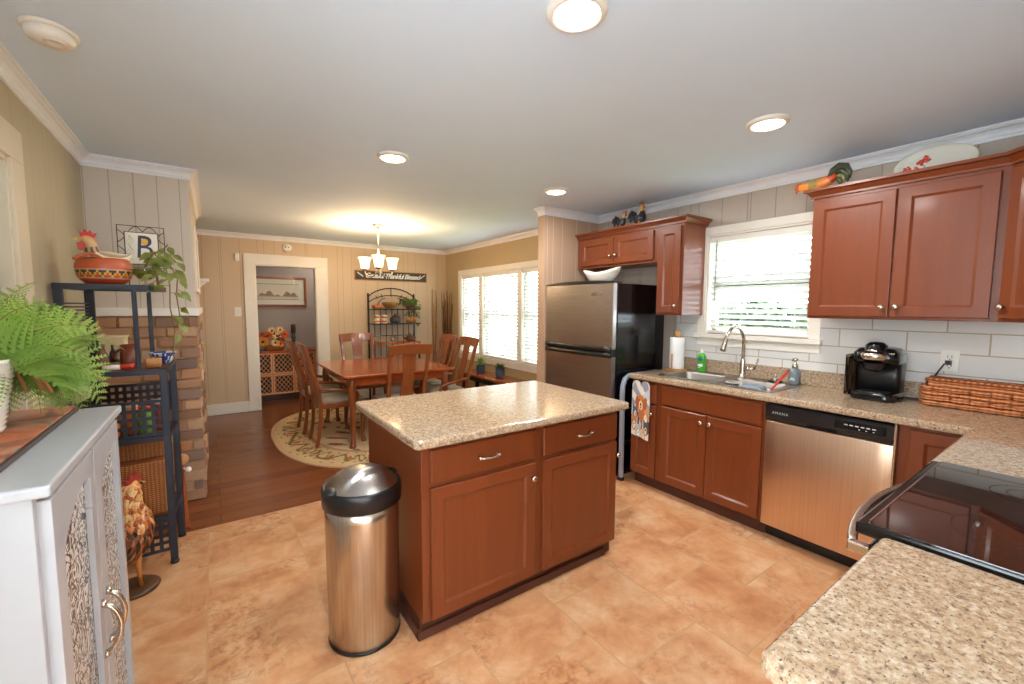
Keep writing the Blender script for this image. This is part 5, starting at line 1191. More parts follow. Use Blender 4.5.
# ================================================================== LEFT SIDE: ETAGERE, CABINET, PLANTS
t = thing('etagere', 'dark iron stepped etagere with wooden shelves in front of the brick chimney', 'shelf', (-0.41, 3.12, 0))
EF, EB = 2.97, 3.30; ES = 0.034
def post(x, y, z0, z1, w=0.034, d=0.024):
    b = MB(); b.box((x-w/2, y-d/2, z0), (x+w/2, y+d/2, z1)); return b.build('post', M['iron'], t, bevel=0.003)
post(-0.222, EF, 0.02, 1.10); post(-0.203, EB, 0.02, 1.10); post(-0.600, EF, 0.02, 1.548); post(-0.545, EB, 0.02, 1.548, 0.04)
post(-0.322, EF, 1.10, 1.525, 0.02, 0.02); post(-0.292, EB, 1.10, 1.525, 0.02, 0.02)
for x, y in ((-0.222, EF), (-0.203, EB), (-0.600, EF), (-0.545, EB)):
    b = MB(); b.lathe([(0.02, 0), (0.022, 0.012), (0.016, 0.022)], 12, (x, y, 0)); b.build('foot', M['black'], t)
def shelf(z, x0, x1, xb0, xb1, name='shelf'):
    b = MB(); b.prism([(x0+0.012, EF+0.012), (x1-0.012, EF+0.012), (xb1-0.012, EB-0.012), (xb0+0.012, EB-0.012)], 0.016, lambda u, v, n: Vector((u, v, z-0.018+n))); b.build(name, M['shelf_wood'], t, bevel=0.002)
    b = MB()
    for p, q in (((x0, EF), (x1, EF)), ((xb0, EB), (xb1, EB)), ((x0, EF), (xb0, EB)), ((x1, EF), (xb1, EB))):
        b.strip([(p[0], p[1], z-0.014), (q[0], q[1], z-0.014)], (0.028, 0.022), (0, 0, 1))
    b.build('shelf_rail', M['iron'], t)
shelf(1.548, -0.61, -0.262, -0.56, -0.222); shelf(1.10, -0.60, -0.215, -0.545, -0.198); shelf(0.735, -0.60, -0.222, -0.545, -0.203); shelf(0.285, -0.60, -0.222, -0.545, -0.203)
def lattice(name, p, q, z0, z1, nx, nz, bw=0.017):
    b = MB(); p = Vector((p[0], p[1], 0)); q = Vector((q[0], q[1], 0)); u = (q-p)
    for i in range(nx+1): c = p+u*(i/nx); b.strip([(c.x, c.y, z0), (c.x, c.y, z1)], (bw, 0.006), u)
    for j in range(nz+1): z = z0+(z1-z0)*j/nz; b.strip([(p.x, p.y, z), (q.x, q.y, z)], (bw, 0.007), (0, 0, 1))
    b.build(name, M['iron'], t)
lattice('lattice_panel', (-0.59, EF), (-0.235, EF), 0.745, 0.925, 9, 4); lattice('lattice_panel', (-0.53, EB), (-0.22, EB), 0.82, 0.975, 9, 4)
lattice('lattice_panel', (-0.59, EF), (-0.235, EF), 0.085, 0.255, 9, 4); lattice('lattice_panel', (-0.53, EB), (-0.22, EB), 0.085, 0.255, 8, 4)
lattice('lattice_panel', (-0.595, EF+0.02), (-0.55, EB-0.02), 0.745, 0.925, 8, 4)
for k in range(6): 
    z = 1.36+k*0.018; b = MB(); b.strip([(-0.598, EF+0.02, z), (-0.55, EB-0.02, z)], (0.008, 0.006), (0, 0, 1)); b.build('side_slat', M['iron'], t)
# reddish board with two knobs beside it
t2 = thing('peg_board', 'reddish board with a round wooden knob and a white knob beside the etagere leg', 'peg board', (-0.18, 3.40, 0.1))
b = MB(); b.prism([(0, 0.002), (0.035, 0.002), (0.012, 0.56), (0, 0.56)], 0.02, lambda u, v, n: Vector((-0.20+u, 3.385+n, v))); b.build('board', M['cherry'], t2, bevel=0.003)
b = MB(); b.lathe([(0.008, 0), (0.008, 0.02), (0.036, 0.024), (0.036, 0.034), (0.03, 0.038), (0.0001, 0.038)], 22, (-0.186, 3.385, 0.47), (0, -1, 0)); b.build('wooden_knob', M['wood_light'], t2)
b = MB(); b.tube([(-0.18, 3.385, 0.40), (-0.165, 3.365, 0.40)], 0.008, 8); b.ell((-0.157, 3.355, 0.40), (0.018,)*3, 12, 8); b.build('white_knob', M['ceramic'], t2)
# wicker baskets on the low shelf
t2 = thing('wicker_hamper', 'brown wicker hamper with a set-back lid on the lowest shelf of the etagere', 'basket', (-0.41, 3.14, 0.288))
b = MB(); b.box((-0.575, EF+0.03, 0.288), (-0.245, EB-0.03, 0.585)); b.build('body', M['wicker'], t2, bevel=0.008)
b = MB(); b.box((-0.57, EF+0.10, 0.588), (-0.25, EB-0.03, 0.695)); b.build('lid', M['wicker'], t2, bevel=0.008)
# things on the etagere
def item(mb, name, mat, label, cat, loc, **k): return tag(mb.build(name, mat, origin=loc, **k), label, cat)
Z2 = 1.102
t2 = thing('wooden_box', 'pale wooden box with a painted bottle on the etagere middle shelf', 'box', (-0.44, 3.23, Z2))
M['cream'] = plain('cream_paint', (222, 200, 152), 0.5, 0, 0.04)
b = MB(); b.box((-0.498, 3.16, Z2), (-0.395, 3.28, 1.262)); b.build('box', M['cream'], t2, bevel=0.003)
b = MB(); b.box((-0.505, 3.155, 1.262), (-0.388, 3.285, 1.272)); b.build('lid', M['cream'], t2, bevel=0.003)
b = MB(); b.lathe([(0.0001, 1.13), (0.014, 1.132), (0.014, 1.18), (0.006, 1.20), (0.006, 1.225), (0.0001, 1.226)], 12, (-0.446, 3.158, 0)); b.build('painted_bottle', M['darkpot'], t2)
b = MB(); b.lathe([(0.0001, 0), (0.026, 0.001), (0.03, 0.02), (0.028, 0.07), (0.016, 0.095), (0.012, 0.12), (0.016, 0.135), (0.012, 0.136), (0.0001, 0.12)], 20, (-0.475, 3.06, Z2), cap=False); item(b, 'bottle', M['brownpot'], 'dark red-brown bottle left of the mug on the etagere middle shelf', 'bottle', (-0.475, 3.06, Z2))
t2 = thing('mug', 'tall red-brown mug standing behind the thin post of the etagere', 'mug', (-0.385, 3.13, Z2))
M['redbrown'] = plain('red_brown_glaze', (122, 62, 42), 0.3, 0, 0.1)
b = MB(); b.lathe([(0.0001, 0), (0.036, 0.001), (0.04, 0.02), (0.038, 0.125), (0.034, 0.125), (0.035, 0.01), (0.0001, 0.008)], 24, (-0.375, 3.13, Z2), cap=False); b.build('cup', M['redbrown'], t2)
b = MB(); b.tube([(-0.41-0.028*math.sin(PI*i/10), 3.125, Z2+0.03+0.07*i/10) for i in range(11)], 0.006, 8); b.build('handle', M['redbrown'], t2)
t2 = thing('wrapped_roll', 'red and white wrapped roll lying on the front of the etagere middle shelf', 'wrapped roll', (-0.40, 3.02, Z2))
b = MB(); b.tube([(-0.47, 3.02, Z2+0.014), (-0.40, 3.02, Z2+0.014)], 0.014, 14); b.build('white_end', M['ceramic'], t2)
b = MB(); b.tube([(-0.40, 3.02, Z2+0.0145), (-0.345, 3.025, Z2+0.0145)], 0.0145, 14); b.build('red_end', M['red_plastic'], t2)
b = MB(); b.loops([[(x, y, z) for x, y in rrect(-0.30-i, 3.02-i, -0.235+i, 3.09+i, 0.008)] for i, z in ((0, Z2), (0.001, Z2+0.045), (-0.004, Z2+0.05))], True, True, True); item(b, 'wood_block', M['wood_light'], 'light wooden block in front of the blue and white bowl', 'block', (-0.27, 3.05, Z2))
def blue_col(a, z):
    g = math.sin(a*6+z*140)*math.sin(a*9-z*230); return (44, 66, 134) if g > -0.05 else (226, 230, 236)
b = MB(); prof = [(0.03, 0), (0.034, 0.004), (0.044, 0.02), (0.056, 0.045), (0.064, 0.06), (0.067, 0.066), (0.062, 0.066), (0.05, 0.04), (0.03, 0.012)]
b.lathe(prof, 40, (-0.256, 3.17, Z2), cols=[[blue_col(2*PI*j/40, z) if r > 0.05 or i < 4 else (226, 230, 236) for j in range(40)] for i, (r, z) in enumerate(prof[:-1])]); b.v = [(x+0.018, y+0.06, z) for x, y, z in b.v]; item(b, 'bowl', M['painted'], 'blue and white patterned bowl on the etagere middle shelf', 'bowl', (-0.238, 3.23, Z2))
M['green_lid'] = plain('green_paint', (110, 150, 60), 0.5); M['darkred'] = plain('dark_red_glaze', (122, 30, 30), 0.4); M['orange_p'] = plain('bright_orange_peel', (236, 130, 36), 0.5)
Z3 = 0.737
for x, y, r, hgt, mt, tx in ((-0.47, 3.06, 0.045, 0.09, 'orange_p', 'orange fruit jar leftmost behind the etagere lattice'), (-0.385, 3.12, 0.04, 0.165, 'orange_p', 'tall jar with orange contents behind the etagere lattice'), (-0.32, 3.06, 0.032, 0.15, 'green_lid', 'small green jar behind the etagere lattice'), (-0.265, 3.14, 0.04, 0.165, 'darkred', 'dark red jar rightmost behind the etagere lattice')):
    t2 = thing('jar', tx, 'jar', (x, y, Z3), 0, 'jars behind the etagere lattice')
    b = MB(); b.lathe([(0.0001, 0), (r*0.92, 0), (r, 0.01), (r, hgt*0.75), (r*0.75, hgt*0.86), (r*0.75, hgt*0.9)], 20, (x, y, Z3)); b.build('body', M[mt], t2)
    b = MB(); b.lathe([(r*0.8, hgt*0.88), (r*0.82, hgt), (r*0.7, hgt*1.01), (0.0001, hgt*1.01)], 20, (x, y, Z3)); b.build('lid', M['white_plastic'] if mt != 'green_lid' else M['red_plastic'], t2)

# rooster figures -----------------------------------------------------------
def figure(name, label, cat, loc, sc, spine, body, cols, comb, legs, base, rz=0.0, tail=None, wing=None, plumes=0):
    """spine: (x,z,r) along head..tail in the figure's own plane, x forward"""
    t = thing(name, label, cat, loc, rz); mtx = WM[t.name]
    T = lambda p: mtx @ (Vector(p)*sc)
    q = []
    for i in range(len(spine)-1):
        p0, p1, p2, p3 = spine[max(i-1, 0)], spine[i], spine[i+1], spine[min(i+2, len(spine)-1)]
        for k in range(4):
            u = k/4; q.append(tuple(0.5*((2*p1[w])+(-p0[w]+p2[w])*u+(2*p0[w]-5*p1[w]+4*p2[w]-p3[w])*u*u+(-p0[w]+3*p1[w]-3*p2[w]+p3[w])*u**3) for w in range(3)))
    eyep = spine[1]; spine = [(x, z, max(r, 0.008)) for x, z, r in q+[spine[-1]]]
    b = MB(); n = 28; P = [Vector((x, 0, z)) for x, z, r in spine]; L = []
    for i, (x, z, r) in enumerate(spine):
        tg = (P[min(i+1, len(P)-1)]-P[max(i-1, 0)]).normalized(); u = Vector((0, 1, 0)); v = tg.cross(u)
        L.append([T(P[i]+u*r*0.82*math.cos(2*PI*j/n)+v*r*math.sin(2*PI*j/n)) for j in range(n)])
    cc = [[body(i/(len(spine)-1), j/n) for j in range(n)] for i in range(len(spine)-1)]
    b.loops(L, True, True, True, cols=cc); b.build('body', M['painted'], t)
    if plumes:
        g_ = random.Random(2); q = MB(); N_ = len(L)
        for k in range(plumes):
            i = int(g_.uniform(0.16, 0.72)*N_); j = g_.randrange(n); p0 = L[i][j]; c0 = sum(L[i], Vector())/n; nv = (p0-c0).normalized()
            d = (L[min(i+2, N_-1)][j]-p0).normalized(); d = (d+nv*0.35+Vector((0, 0, -0.35))).normalized(); sd = d.cross(nv).normalized(); ln = sc*g_.uniform(0.07, 0.11); w = ln*0.22
            u = i/N_; col = [(226, 170, 104), (204, 118, 58), (236, 194, 138), (176, 90, 46)][g_.randrange(4)] if u < 0.5 else [(176, 96, 52), (206, 128, 66), (120, 70, 46)][g_.randrange(3)]
            q.add([p0-nv*0.003, p0+d*ln*0.45+sd*w+nv*0.004, p0+d*ln, p0+d*ln*0.45-sd*w+nv*0.004, p0+d*ln*0.45+nv*0.009], [(0, 1, 4), (1, 2, 4), (2, 3, 4), (3, 0, 4)], col, False)
        q.build('hackle_feathers', M['painted'], t)
    def flat(pts, th, col, nm, par=t):
        bb = MB(); bb.prism(pts, th, lambda u, v, q: T((u, q-th/2, v)), col); return bb.build(nm, M['painted'], par, bevel=0.002*min(1, sc*2))
    for nm, pts, th, col in comb: flat(pts, th, col, nm)
    b = MB()
    if tail:
        for k, (pts, col) in enumerate(tail):
            q = MB(); PP = [T((x, (k % 3-1)*0.03, z)) for x, z in pts]; m_ = len(PP)
            w = [(0.045*sc, 0.085*sc*math.sin(PI*(0.2+0.72*i/(m_-1)))) for i in range(m_)]
            sd = (T((0, 0, 1))-T((0, 0, 0))).cross(T((0, 1, 0))-T((0, 0, 0)))
            q.strip(PP, w, T((0, 1, 0))-T((0, 0, 0)), col, True); q.build('tail_feather', M['painted'], t)
    if wing:
        for s_ in (-1, 1):
            q = MB(); rm = mtx.to_3x3() @ Matrix.Rotation(R(28), 3, 'Y')
            for k, (dx, dz, kk, cc) in enumerate(((0, 0, 0.85, wing[4]), (-0.06, -0.035, 0.7, (84, 70, 56)))): q.ell(T((wing[0]+dx, s_*(wing[3]+0.006*k), wing[1]+dz)), (wing[2]*sc*kk, 0.03*sc, wing[2]*0.5*sc*kk), 14, 8, cc, mat=rm)
            q.build('wing', M['painted'], t)
    for s_ in (-1, 1):
        q = MB(); q.ell(T((eyep[0]+0.01, s_*eyep[2]*0.8, eyep[1]+0.01)), (0.012*sc,)*3, 8, 5, (20, 16, 14)); q.build('eye', M['painted'], t)
    if legs:
        for s_ in (-1, 1):
            q = MB(); x, z = legs
            q.tube([T((x, s_*0.05, z)), T((x-0.02, s_*0.055, z*0.55)), T((x, s_*0.06, 0.03))], [0.03*sc, 0.017*sc, 0.014*sc], 8, (206, 130, 56))
            for a in (-0.5, 0, 0.5, PI): q.tube([T((x, s_*0.06, 0.028)), T((x+0.085*math.cos(a), s_*0.06+0.085*math.sin(a), 0.012))], [0.013*sc, 0.007*sc], 6, (206, 130, 56))
            q.build('leg', M['painted'], t)
    if base:
        q = MB(); q.lathe([(base*sc, 0), (base*1.04*sc, 0.02*sc), (base*0.9*sc, 0.035*sc), (0.0001, 0.036*sc)], 26, loc, cols=[[base_col]*26]*3 if False else None, col=(92, 62, 40), cap=True); q.build('base', M['painted'], t)
    return t
def bands(stops):
    def f(u, v):
        for p, c in stops:
            if u <= p: return c
        return stops[-1][1]
    return f
COMB = lambda x, z, s_=1.0, c=(190, 40, 30): [('comb', [(x-0.055*s_, z-0.01), (x+0.05*s_, z-0.012), (x+0.058*s_, z+0.035*s_), (x+0.03*s_, z+0.02*s_), (x+0.02*s_, z+0.06*s_), (x-0.005*s_, z+0.03*s_), (x-0.025*s_, z+0.055*s_), (x-0.04*s_, z+0.02*s_), (x-0.075*s_, z+0.03*s_)], 0.022*s_, c)]
WAT = lambda x, z, s_=1.0, c=(190, 40, 30): [('wattle', [(x, z), (x+0.028*s_, z-0.01), (x+0.026*s_, z-0.065*s_), (x, z-0.075*s_), (x-0.02*s_, z-0.04*s_)], 0.03*s_, c)]
BEAK = lambda x, z, s_=1.0, c=(222, 170, 70): [('beak', [(x, z+0.022*s_), (x+0.062*s_, z-0.012*s_), (x, z-0.02*s_)], 0.03*s_, c)]
# tall floor rooster
sp = [(0.10, 0.885, 0.012), (0.09, 0.88, 0.05), (0.055, 0.865, 0.062), (0.02, 0.80, 0.066), (0.01, 0.72, 0.082), (0.02, 0.64, 0.115), (0.02, 0.56, 0.145), (-0.03, 0.48, 0.16), (-0.11, 0.43, 0.14), (-0.19, 0.43, 0.095), (-0.25, 0.46, 0.05), (-0.28, 0.48, 0.012)]
def fb(u, v):
    k = 1.0+0.22*math.sin(v*44+math.sin(u*70)*2)*math.sin(u*95)
    c = (200, 108, 52) if u < 0.12 else (222, 158, 90) if u < 0.42 else (192, 112, 64) if u < 0.6 else (88, 72, 56)
    return tuple(min(255, x*k) for x in c)
tl = [([(-0.22, 0.46), (-0.33, 0.56), (-0.42, 0.60), (-0.5, 0.52), (-0.53, 0.38)], (62, 66, 56)), ([(-0.22, 0.45), (-0.32, 0.50), (-0.41, 0.48), (-0.47, 0.38), (-0.48, 0.26)], (110, 72, 42)), ([(-0.2, 0.44), (-0.28, 0.42), (-0.36, 0.36), (-0.40, 0.26), (-0.39, 0.16)], (64, 72, 60)), ([(-0.22, 0.47), (-0.3, 0.62), (-0.38, 0.70), (-0.48, 0.66), (-0.54, 0.54)], (52, 58, 56))]
figure('rooster_statue', 'tall painted rooster statue on the floor between the white cabinet and the etagere', 'statue', (-0.375, 2.79, 0), 0.60, sp, fb, None, COMB(0.06, 0.92, 1.35, (160, 54, 44))+WAT(0.09, 0.85, 1.2, (160, 54, 44))+BEAK(0.13, 0.88, 1.0), (0.0, 0.36), 0.17, R(62), tl, None, 420)
# two dark roosters above the refrigerator
dk = bands([(0.2, (176, 104, 56)), (0.42, (206, 158, 96)), (1.0, (40, 40, 44))])
sp1 = [(0.13, 0.36, 0.012), (0.12, 0.36, 0.04), (0.085, 0.345, 0.045), (0.06, 0.28, 0.05), (0.045, 0.2, 0.075), (0.0, 0.135, 0.1), (-0.07, 0.12, 0.09), (-0.13, 0.14, 0.055), (-0.17, 0.18, 0.012)]
tl1 = [([(-0.12, 0.14), (-0.18, 0.22), (-0.24, 0.24), (-0.28, 0.16)], (36, 38, 44)), ([(-0.12, 0.13), (-0.18, 0.17), (-0.23, 0.15), (-0.25, 0.08)], (54, 60, 60)), ([(-0.12, 0.15), (-0.16, 0.26), (-0.23, 0.31), (-0.29, 0.25)], (30, 30, 36))]
ZK = 2.172
figure('rooster_figurine', 'dark rooster figurine with tan neck, the left one above the refrigerator', 'figurine', (3.13, 2.70, ZK), 0.36, sp1, dk, None, COMB(0.095, 0.385, 0.9, (120, 60, 40))+WAT(0.125, 0.34, 0.8, (120, 60, 40))+BEAK(0.155, 0.36, 0.8), (0.0, 0.08), None, R(-90), tl1)
sp2 = [(0.06, 0.44, 0.012), (0.05, 0.43, 0.035), (0.03, 0.40, 0.042), (0.03, 0.33, 0.045), (0.035, 0.24, 0.07), (0.02, 0.15, 0.105), (-0.05, 0.12, 0.1), (-0.13, 0.13, 0.06), (-0.18, 0.16, 0.012)]
figure('rooster_figurine', 'taller dark rooster figurine with head raised, the right one above the refrigerator', 'figurine', (3.13, 2.49, ZK), 0.40, sp2, dk, None, COMB(0.035, 0.455, 1.0, (120, 60, 40))+WAT(0.07, 0.41, 0.8, (120, 60, 40))+BEAK(0.08, 0.44, 0.9), (0.0, 0.08), None, R(-80), tl1)
# bright rooster leaning over the cabinet corner
og = bands([(0.22, (196, 74, 30)), (0.45, (222, 140, 52)), (0.6, (150, 130, 70)), (0.8, (206, 120, 48)), (1.0, (180, 62, 28))])
sp3 = [(0.40, 0.07, 0.012), (0.39, 0.075, 0.045), (0.35, 0.09, 0.06), (0.27, 0.09, 0.065), (0.17, 0.09, 0.085), (0.06, 0.095, 0.095), (-0.05, 0.12, 0.09), (-0.13, 0.17, 0.07), (-0.18, 0.21, 0.04)]
tl3 = [([(-0.10, 0.16), (-0.16, 0.24), (-0.24, 0.28), (-0.32, 0.24), (-0.35, 0.14)], (70, 78, 58)), ([(-0.10, 0.14), (-0.17, 0.19), (-0.24, 0.20), (-0.29, 0.14), (-0.30, 0.05)], (112, 112, 74)), ([(-0.10, 0.18), (-0.14, 0.28), (-0.23, 0.335), (-0.33, 0.31), (-0.385, 0.2), (-0.38, 0.1)], (60, 66, 52)), ([(-0.08, 0.12), (-0.14, 0.145), (-0.2, 0.14), (-0.24, 0.09), (-0.24, 0.02)], (88, 84, 56)), ([(-0.10, 0.17), (-0.18, 0.235), (-0.27, 0.25), (-0.335, 0.18), (-0.345, 0.06)], (76, 82, 60))]
figure('rooster_figurine', 'orange rooster figurine with a dark green tail on the right wall cabinet', 'figurine', (3.10, 1.105, ZK), 0.36, sp3, og, None, COMB(0.36, 0.135, 0.9, (186, 50, 30))+WAT(0.39, 0.05, 0.6, (186, 50, 30))+BEAK(0.425, 0.07, 0.9), (0.06, 0.06), None, R(90), tl3)
# oval platter leaning on the wall
t2 = thing('oval_platter', 'white oval platter with red flowers leaning on the wall above the cabinet', 'platter', (3.3, 0.60, ZK))
b = MB(); n = 60; a0 = R(17); cz = ZK+0.072; rings = [(0.0, 0.012), (0.72, 0.012), (0.8, 0.006), (0.97, -0.012), (1.0, -0.012), (1.0, -0.006), (0.8, 0.014), (0.0, 0.02)]
def pl(k, d, a): 
    u, v = 0.172*k*math.cos(a), 0.098*k*math.sin(a); return (3.29+v*math.sin(a0)+d*math.cos(a0), 0.648+u, cz+v*math.cos(a0)-d*math.sin(a0))
L = [[pl(max(k, 1e-3), d, 2*PI*j/n) for j in range(n)] for k, d in rings]
b.loops(L, True, cols=[[(206, 198, 150) if 3 == i else (222, 220, 208) for j in range(n)] for i in range(len(rings)-1)]); b.build('plate', M['painted'], t2)
g = random.Random(4); b = MB()
def onp(u, v, d=0.011): return Vector((3.29+v*math.sin(a0)+d*math.cos(a0), 0.648+u, cz+v*math.cos(a0)-d*math.sin(a0)))
for cu, cv, r in ((0.045, 0.035, 0.032), (0.085, -0.02, 0.026), (0.12, 0.0, 0.02)):
    for k in range(16): a = g.uniform(0, 2*PI); q = r*math.sqrt(g.random()); b.ell(onp(cu+q*math.cos(a), cv+q*math.sin(a)*0.8), (0.003, 0.008, 0.007), 8, 5, (196+g.randrange(20), 40+g.randrange(26), 34))
    for k in range(4): a = g.uniform(0, 2*PI); q = r*0.6; b.ell(onp(cu+q*math.cos(a), cv+q*math.sin(a)*0.8, 0.008), (0.003, 0.004, 0.003), 6, 4, (236, 170, 120))
    b.tube([onp(cu, cv-0.03), onp(cu-0.02, cv-0.075)], 0.002, 5, (110, 120, 80))
b.build('flower_motif', M['painted'], t2)
# white boat-shaped bowl on the refrigerator
t2 = thing('boat_bowl', 'white boat-shaped ceramic bowl standing on top of the refrigerator', 'bowl', (2.87, 2.70, FZ+0.005)); b = MB(); L = []
by, bxx, z0 = 2.72, 2.90, FZ+0.002
for k, z, e in ((0.32, 0.0, 0), (0.5, 0.012, 0), (0.74, 0.05, 0.008), (0.92, 0.10, 0.03), (1.0, 0.125, 0.048), (0.97, 0.125, 0.048), (0.88, 0.10, 0.03), (0.66, 0.05, 0.008), (0.3, 0.015, 0)):
    L.append([(bxx+0.085*k*math.cos(2*PI*j/40), by+0.215*k*math.sin(2*PI*j/40), z0+z*0.86+e*0.6*(abs(math.sin(2*PI*j/40))**3)-0.014*k*(1-abs(math.sin(2*PI*j/40)))) for j in range(40)])
L[0] = [(p[0], p[1], z0) for p in L[0]]
b.loops(L, True, True, True); bw = b.build('bowl', M['ceramic'], t2)
b = MB(); b.loops([[(bxx-0.008+0.004*k, by-0.185+0.018*math.cos(2*PI*j/16), z0+0.118+0.007*math.sin(2*PI*j/16)) for j in range(16)] for k in (0, 1)], True, True, True); b.build('handle_hole', M['black'], bw)

# white cabinet with patterned arched doors
WX, WY0, WY1, WZ = -0.26, 1.125, 1.895, 1.11
t = thing('storage_cabinet', 'white two-door cabinet with arched black-scroll panels against the left wall', 'cabinet', (-0.44, 1.5, 0))
b = MB(); b.box((-0.612, WY0+0.012, 0.06), (WX-0.025, WY1-0.012, WZ-0.022)); b.build('carcass', M['white_enamel'], t, bevel=0.002)
b = MB(); b.box((-0.605, WY0+0.02, 0), (WX-0.045, WY1-0.02, 0.06)); b.build('plinth', M['white_enamel'], t)
b = MB(); b.box((-0.62, WY0-0.008, WZ-0.024), (WX+0.004, WY1+0.008, WZ)); b.build('top', M['white_enamel'], t, bevel=0.006, seg=3)
def scroll():
    a = NT('black_scroll_print'); v = a.geo((1, 1, 1))
    n = a.n('ShaderNodeTexNoise'); n.inputs['Scale'].default_value = 26; n.inputs['Detail'].default_value = 1.5; n.inputs['Distortion'].default_value = 2.6; a.l(v, n.inputs['Vector'])
    d = a.math('ABSOLUTE', a.math('SUBTRACT', n.outputs['Fac'], 0.5))
    n2 = a.noise(v, 60, 2); f = a.math('ADD', d, a.math('MULTIPLY', a.math('SUBTRACT', n2, 0.5), 0.06))
    a.base(a.ramp(f, [(0.05, (50, 46, 46)), (0.075, (226, 222, 216))])); return a.set(0.3)
M['scroll'] = scroll()
ym = (WY0+WY1)/2
for k, (ya, yb) in enumerate(((WY0+0.03, ym-0.004), (ym+0.004, WY1-0.03))):
    w = yb-ya; z0, z1 = 0.08, WZ-0.04; fr = lambda u, v, n: Vector((WX-0.025+n, ya+u, z0+v)); h_ = z1-z0; st = 0.05
    # arched opening: outline ring lofted between the outer rectangle and the arch
    inner = [(st, st), (w-st, st)]; m_ = 14; ah = 0.085
    arc_pts = [(w-st-(w-2*st)*i/m_, h_-st-ah+ah*math.sin(PI*min(1, (1-i/m_)*0.62))**0.75) for i in range(m_+1)]
    inner += arc_pts
    outer = [(0, 0), (w, 0)]+[(w-w*i/m_, h_) for i in range(m_+1)]
    b = MB(); L = [[fr(u, v, 0) for u, v in outer], [fr(u, v, 0.02) for u, v in outer], [fr(u, v, 0.022) for u, v in inner], [fr(u, v, 0.008) for u, v in inner]]
    b.loops(L, True, False, False, None, False); do = b.build('door', M['white_enamel'], t, bevel=0.002)
    b = MB(); n_ = len(inner); b.add([fr(u, v, 0.009) for u, v in inner], [tuple(range(n_))]); b.build('patterned_panel', M['scroll'], do)
    b = MB()
    for u_ in ((w-st-0.004) if k == 0 else (st+0.004),): b.box(tuple(fr(u_-0.004, st, 0.010)), tuple(fr(u_+0.004, h_-st-ah, 0.022)))
    b.build('panel_bead', M['white_enamel'], do)
    u_ = w-0.028 if k == 0 else 0.028; zc = 0.515
    b = MB(); P = [fr(u_, zc-0.07+0.14*i/10, 0.02+0.036*math.sin(PI*i/10)**0.55) for i in range(11)]; b.tube(P, 0.0065, 10)
    for s_ in (-1, 1): b.lathe([(0.011, 0), (0.01, 0.008), (0.007, 0.012)], 12, fr(u_, zc+s_*0.07, 0.02), (1, 0, 0))
    b.build('handle', M['nickel'], do)
# rustic slate board on the cabinet
M['slate_rust'] = None
def slate():
    a = NT('rust_slate'); v = a.geo((1, 1, 1)); n = a.noise(v, 9, 5, 0.65, 1.5); a.base(a.ramp(n, [(0.3, (86, 70, 66)), (0.42, (150, 88, 62)), (0.52, (196, 112, 74)), (0.62, (176, 140, 120)), (0.72, (110, 92, 88))])); a.bump(n, 0.3, 0.01); return a.set(0.5)
M['slate_rust'] = slate()
t = thing('slate_tray', 'rust coloured slate tray with a black edge on top of the white cabinet', 'tray', (-0.49, 1.5, WZ))
b = MB(); b.box((-0.60, WY0+0.02, WZ), (-0.352, WY1-0.02, WZ+0.014)); b.build('edge', M['black'], t, bevel=0.002)
b = MB(); b.box((-0.595, WY0+0.025, WZ+0.013), (-0.358, WY1-0.025, WZ+0.018)); b.build('slate', M['slate_rust'], t)
# fern
FPX_, FPY_, FPZ = -0.492, 1.56, WZ+0.019
t = thing('potted_fern', 'large green fern in a ribbed white pot on the white cabinet', 'plant', (FPX_, FPY_, FPZ)); g = random.Random(8)
b = MB(); prof = [(0.0001, 0), (0.062, 0.0)]
for i in range(13): z = 0.012+i*0.0125; prof += [(0.064+0.028*z/0.165+0.002, z), (0.064+0.028*z/0.165-0.0015, z+0.006)]
prof += [(0.098, 0.17), (0.099, 0.182), (0.09, 0.182), (0.086, 0.16), (0.0001, 0.158)]
b.lathe(prof, 36, (FPX_, FPY_, FPZ), cap=False); b.build('pot', M['ceramic'], t)
b = MB(); b.lathe([(0.0001, 0.163), (0.088, 0.161)], 24, (FPX_, FPY_, FPZ), cap=False); b.build('soil', M['soil'], t)
st, lv, dry = MB(), MB(), MB()
def frond(P0, d, length, droop, seed):
    r = random.Random(seed); roll = r.uniform(-1.25, 1.25); P = [Vector(P0)]; d = d.normalized(); n = 15; stp = length/n
    for i in range(n):
        d = (d+Vector((0, 0, -droop*stp*(0.5+1.3*i/n)))).normalized(); P.append(P[-1]+d*stp)
    st.tube(P, [0.0022-0.0016*i/n for i in range(n+1)], 4)
    for i in range(3, n+1):
        tg = (P[i]-P[i-1]).normalized(); sd = tg.cross(Vector((0, 0, 1))); sd = sd.normalized() if sd.length > 1e-3 else Vector((1, 0, 0)); up_ = sd.cross(tg).normalized(); sd, up_ = sd*math.cos(roll)+up_*math.sin(roll), up_*math.cos(roll)-sd*math.sin(roll)
        u = i/n; w = (0.125*max(0, 1-u)**0.75*min(1, u*4)+0.006)*(length/0.30)
        for s_ in (-1, 1):
            dd_ = (sd*s_+tg*0.55+up_*0.1-Vector((0, 0, 0.1))).normalized(); q = Vector(P[i]); sz = w; m_ = 6
            wv = dd_.cross(up_).normalized()
            for k in range(m_):
                a = k/m_; lw = sz*0.24*(1-a*0.75); c0_ = q+dd_*sz*a; c1_ = q+dd_*sz*(a+1/m_)
                for o_ in (-1, 1): lv.add([c0_, (c0_+c1_)/2+wv*lw*o_+dd_*sz*0.09, c1_], [(0, 1, 2)], None, False)
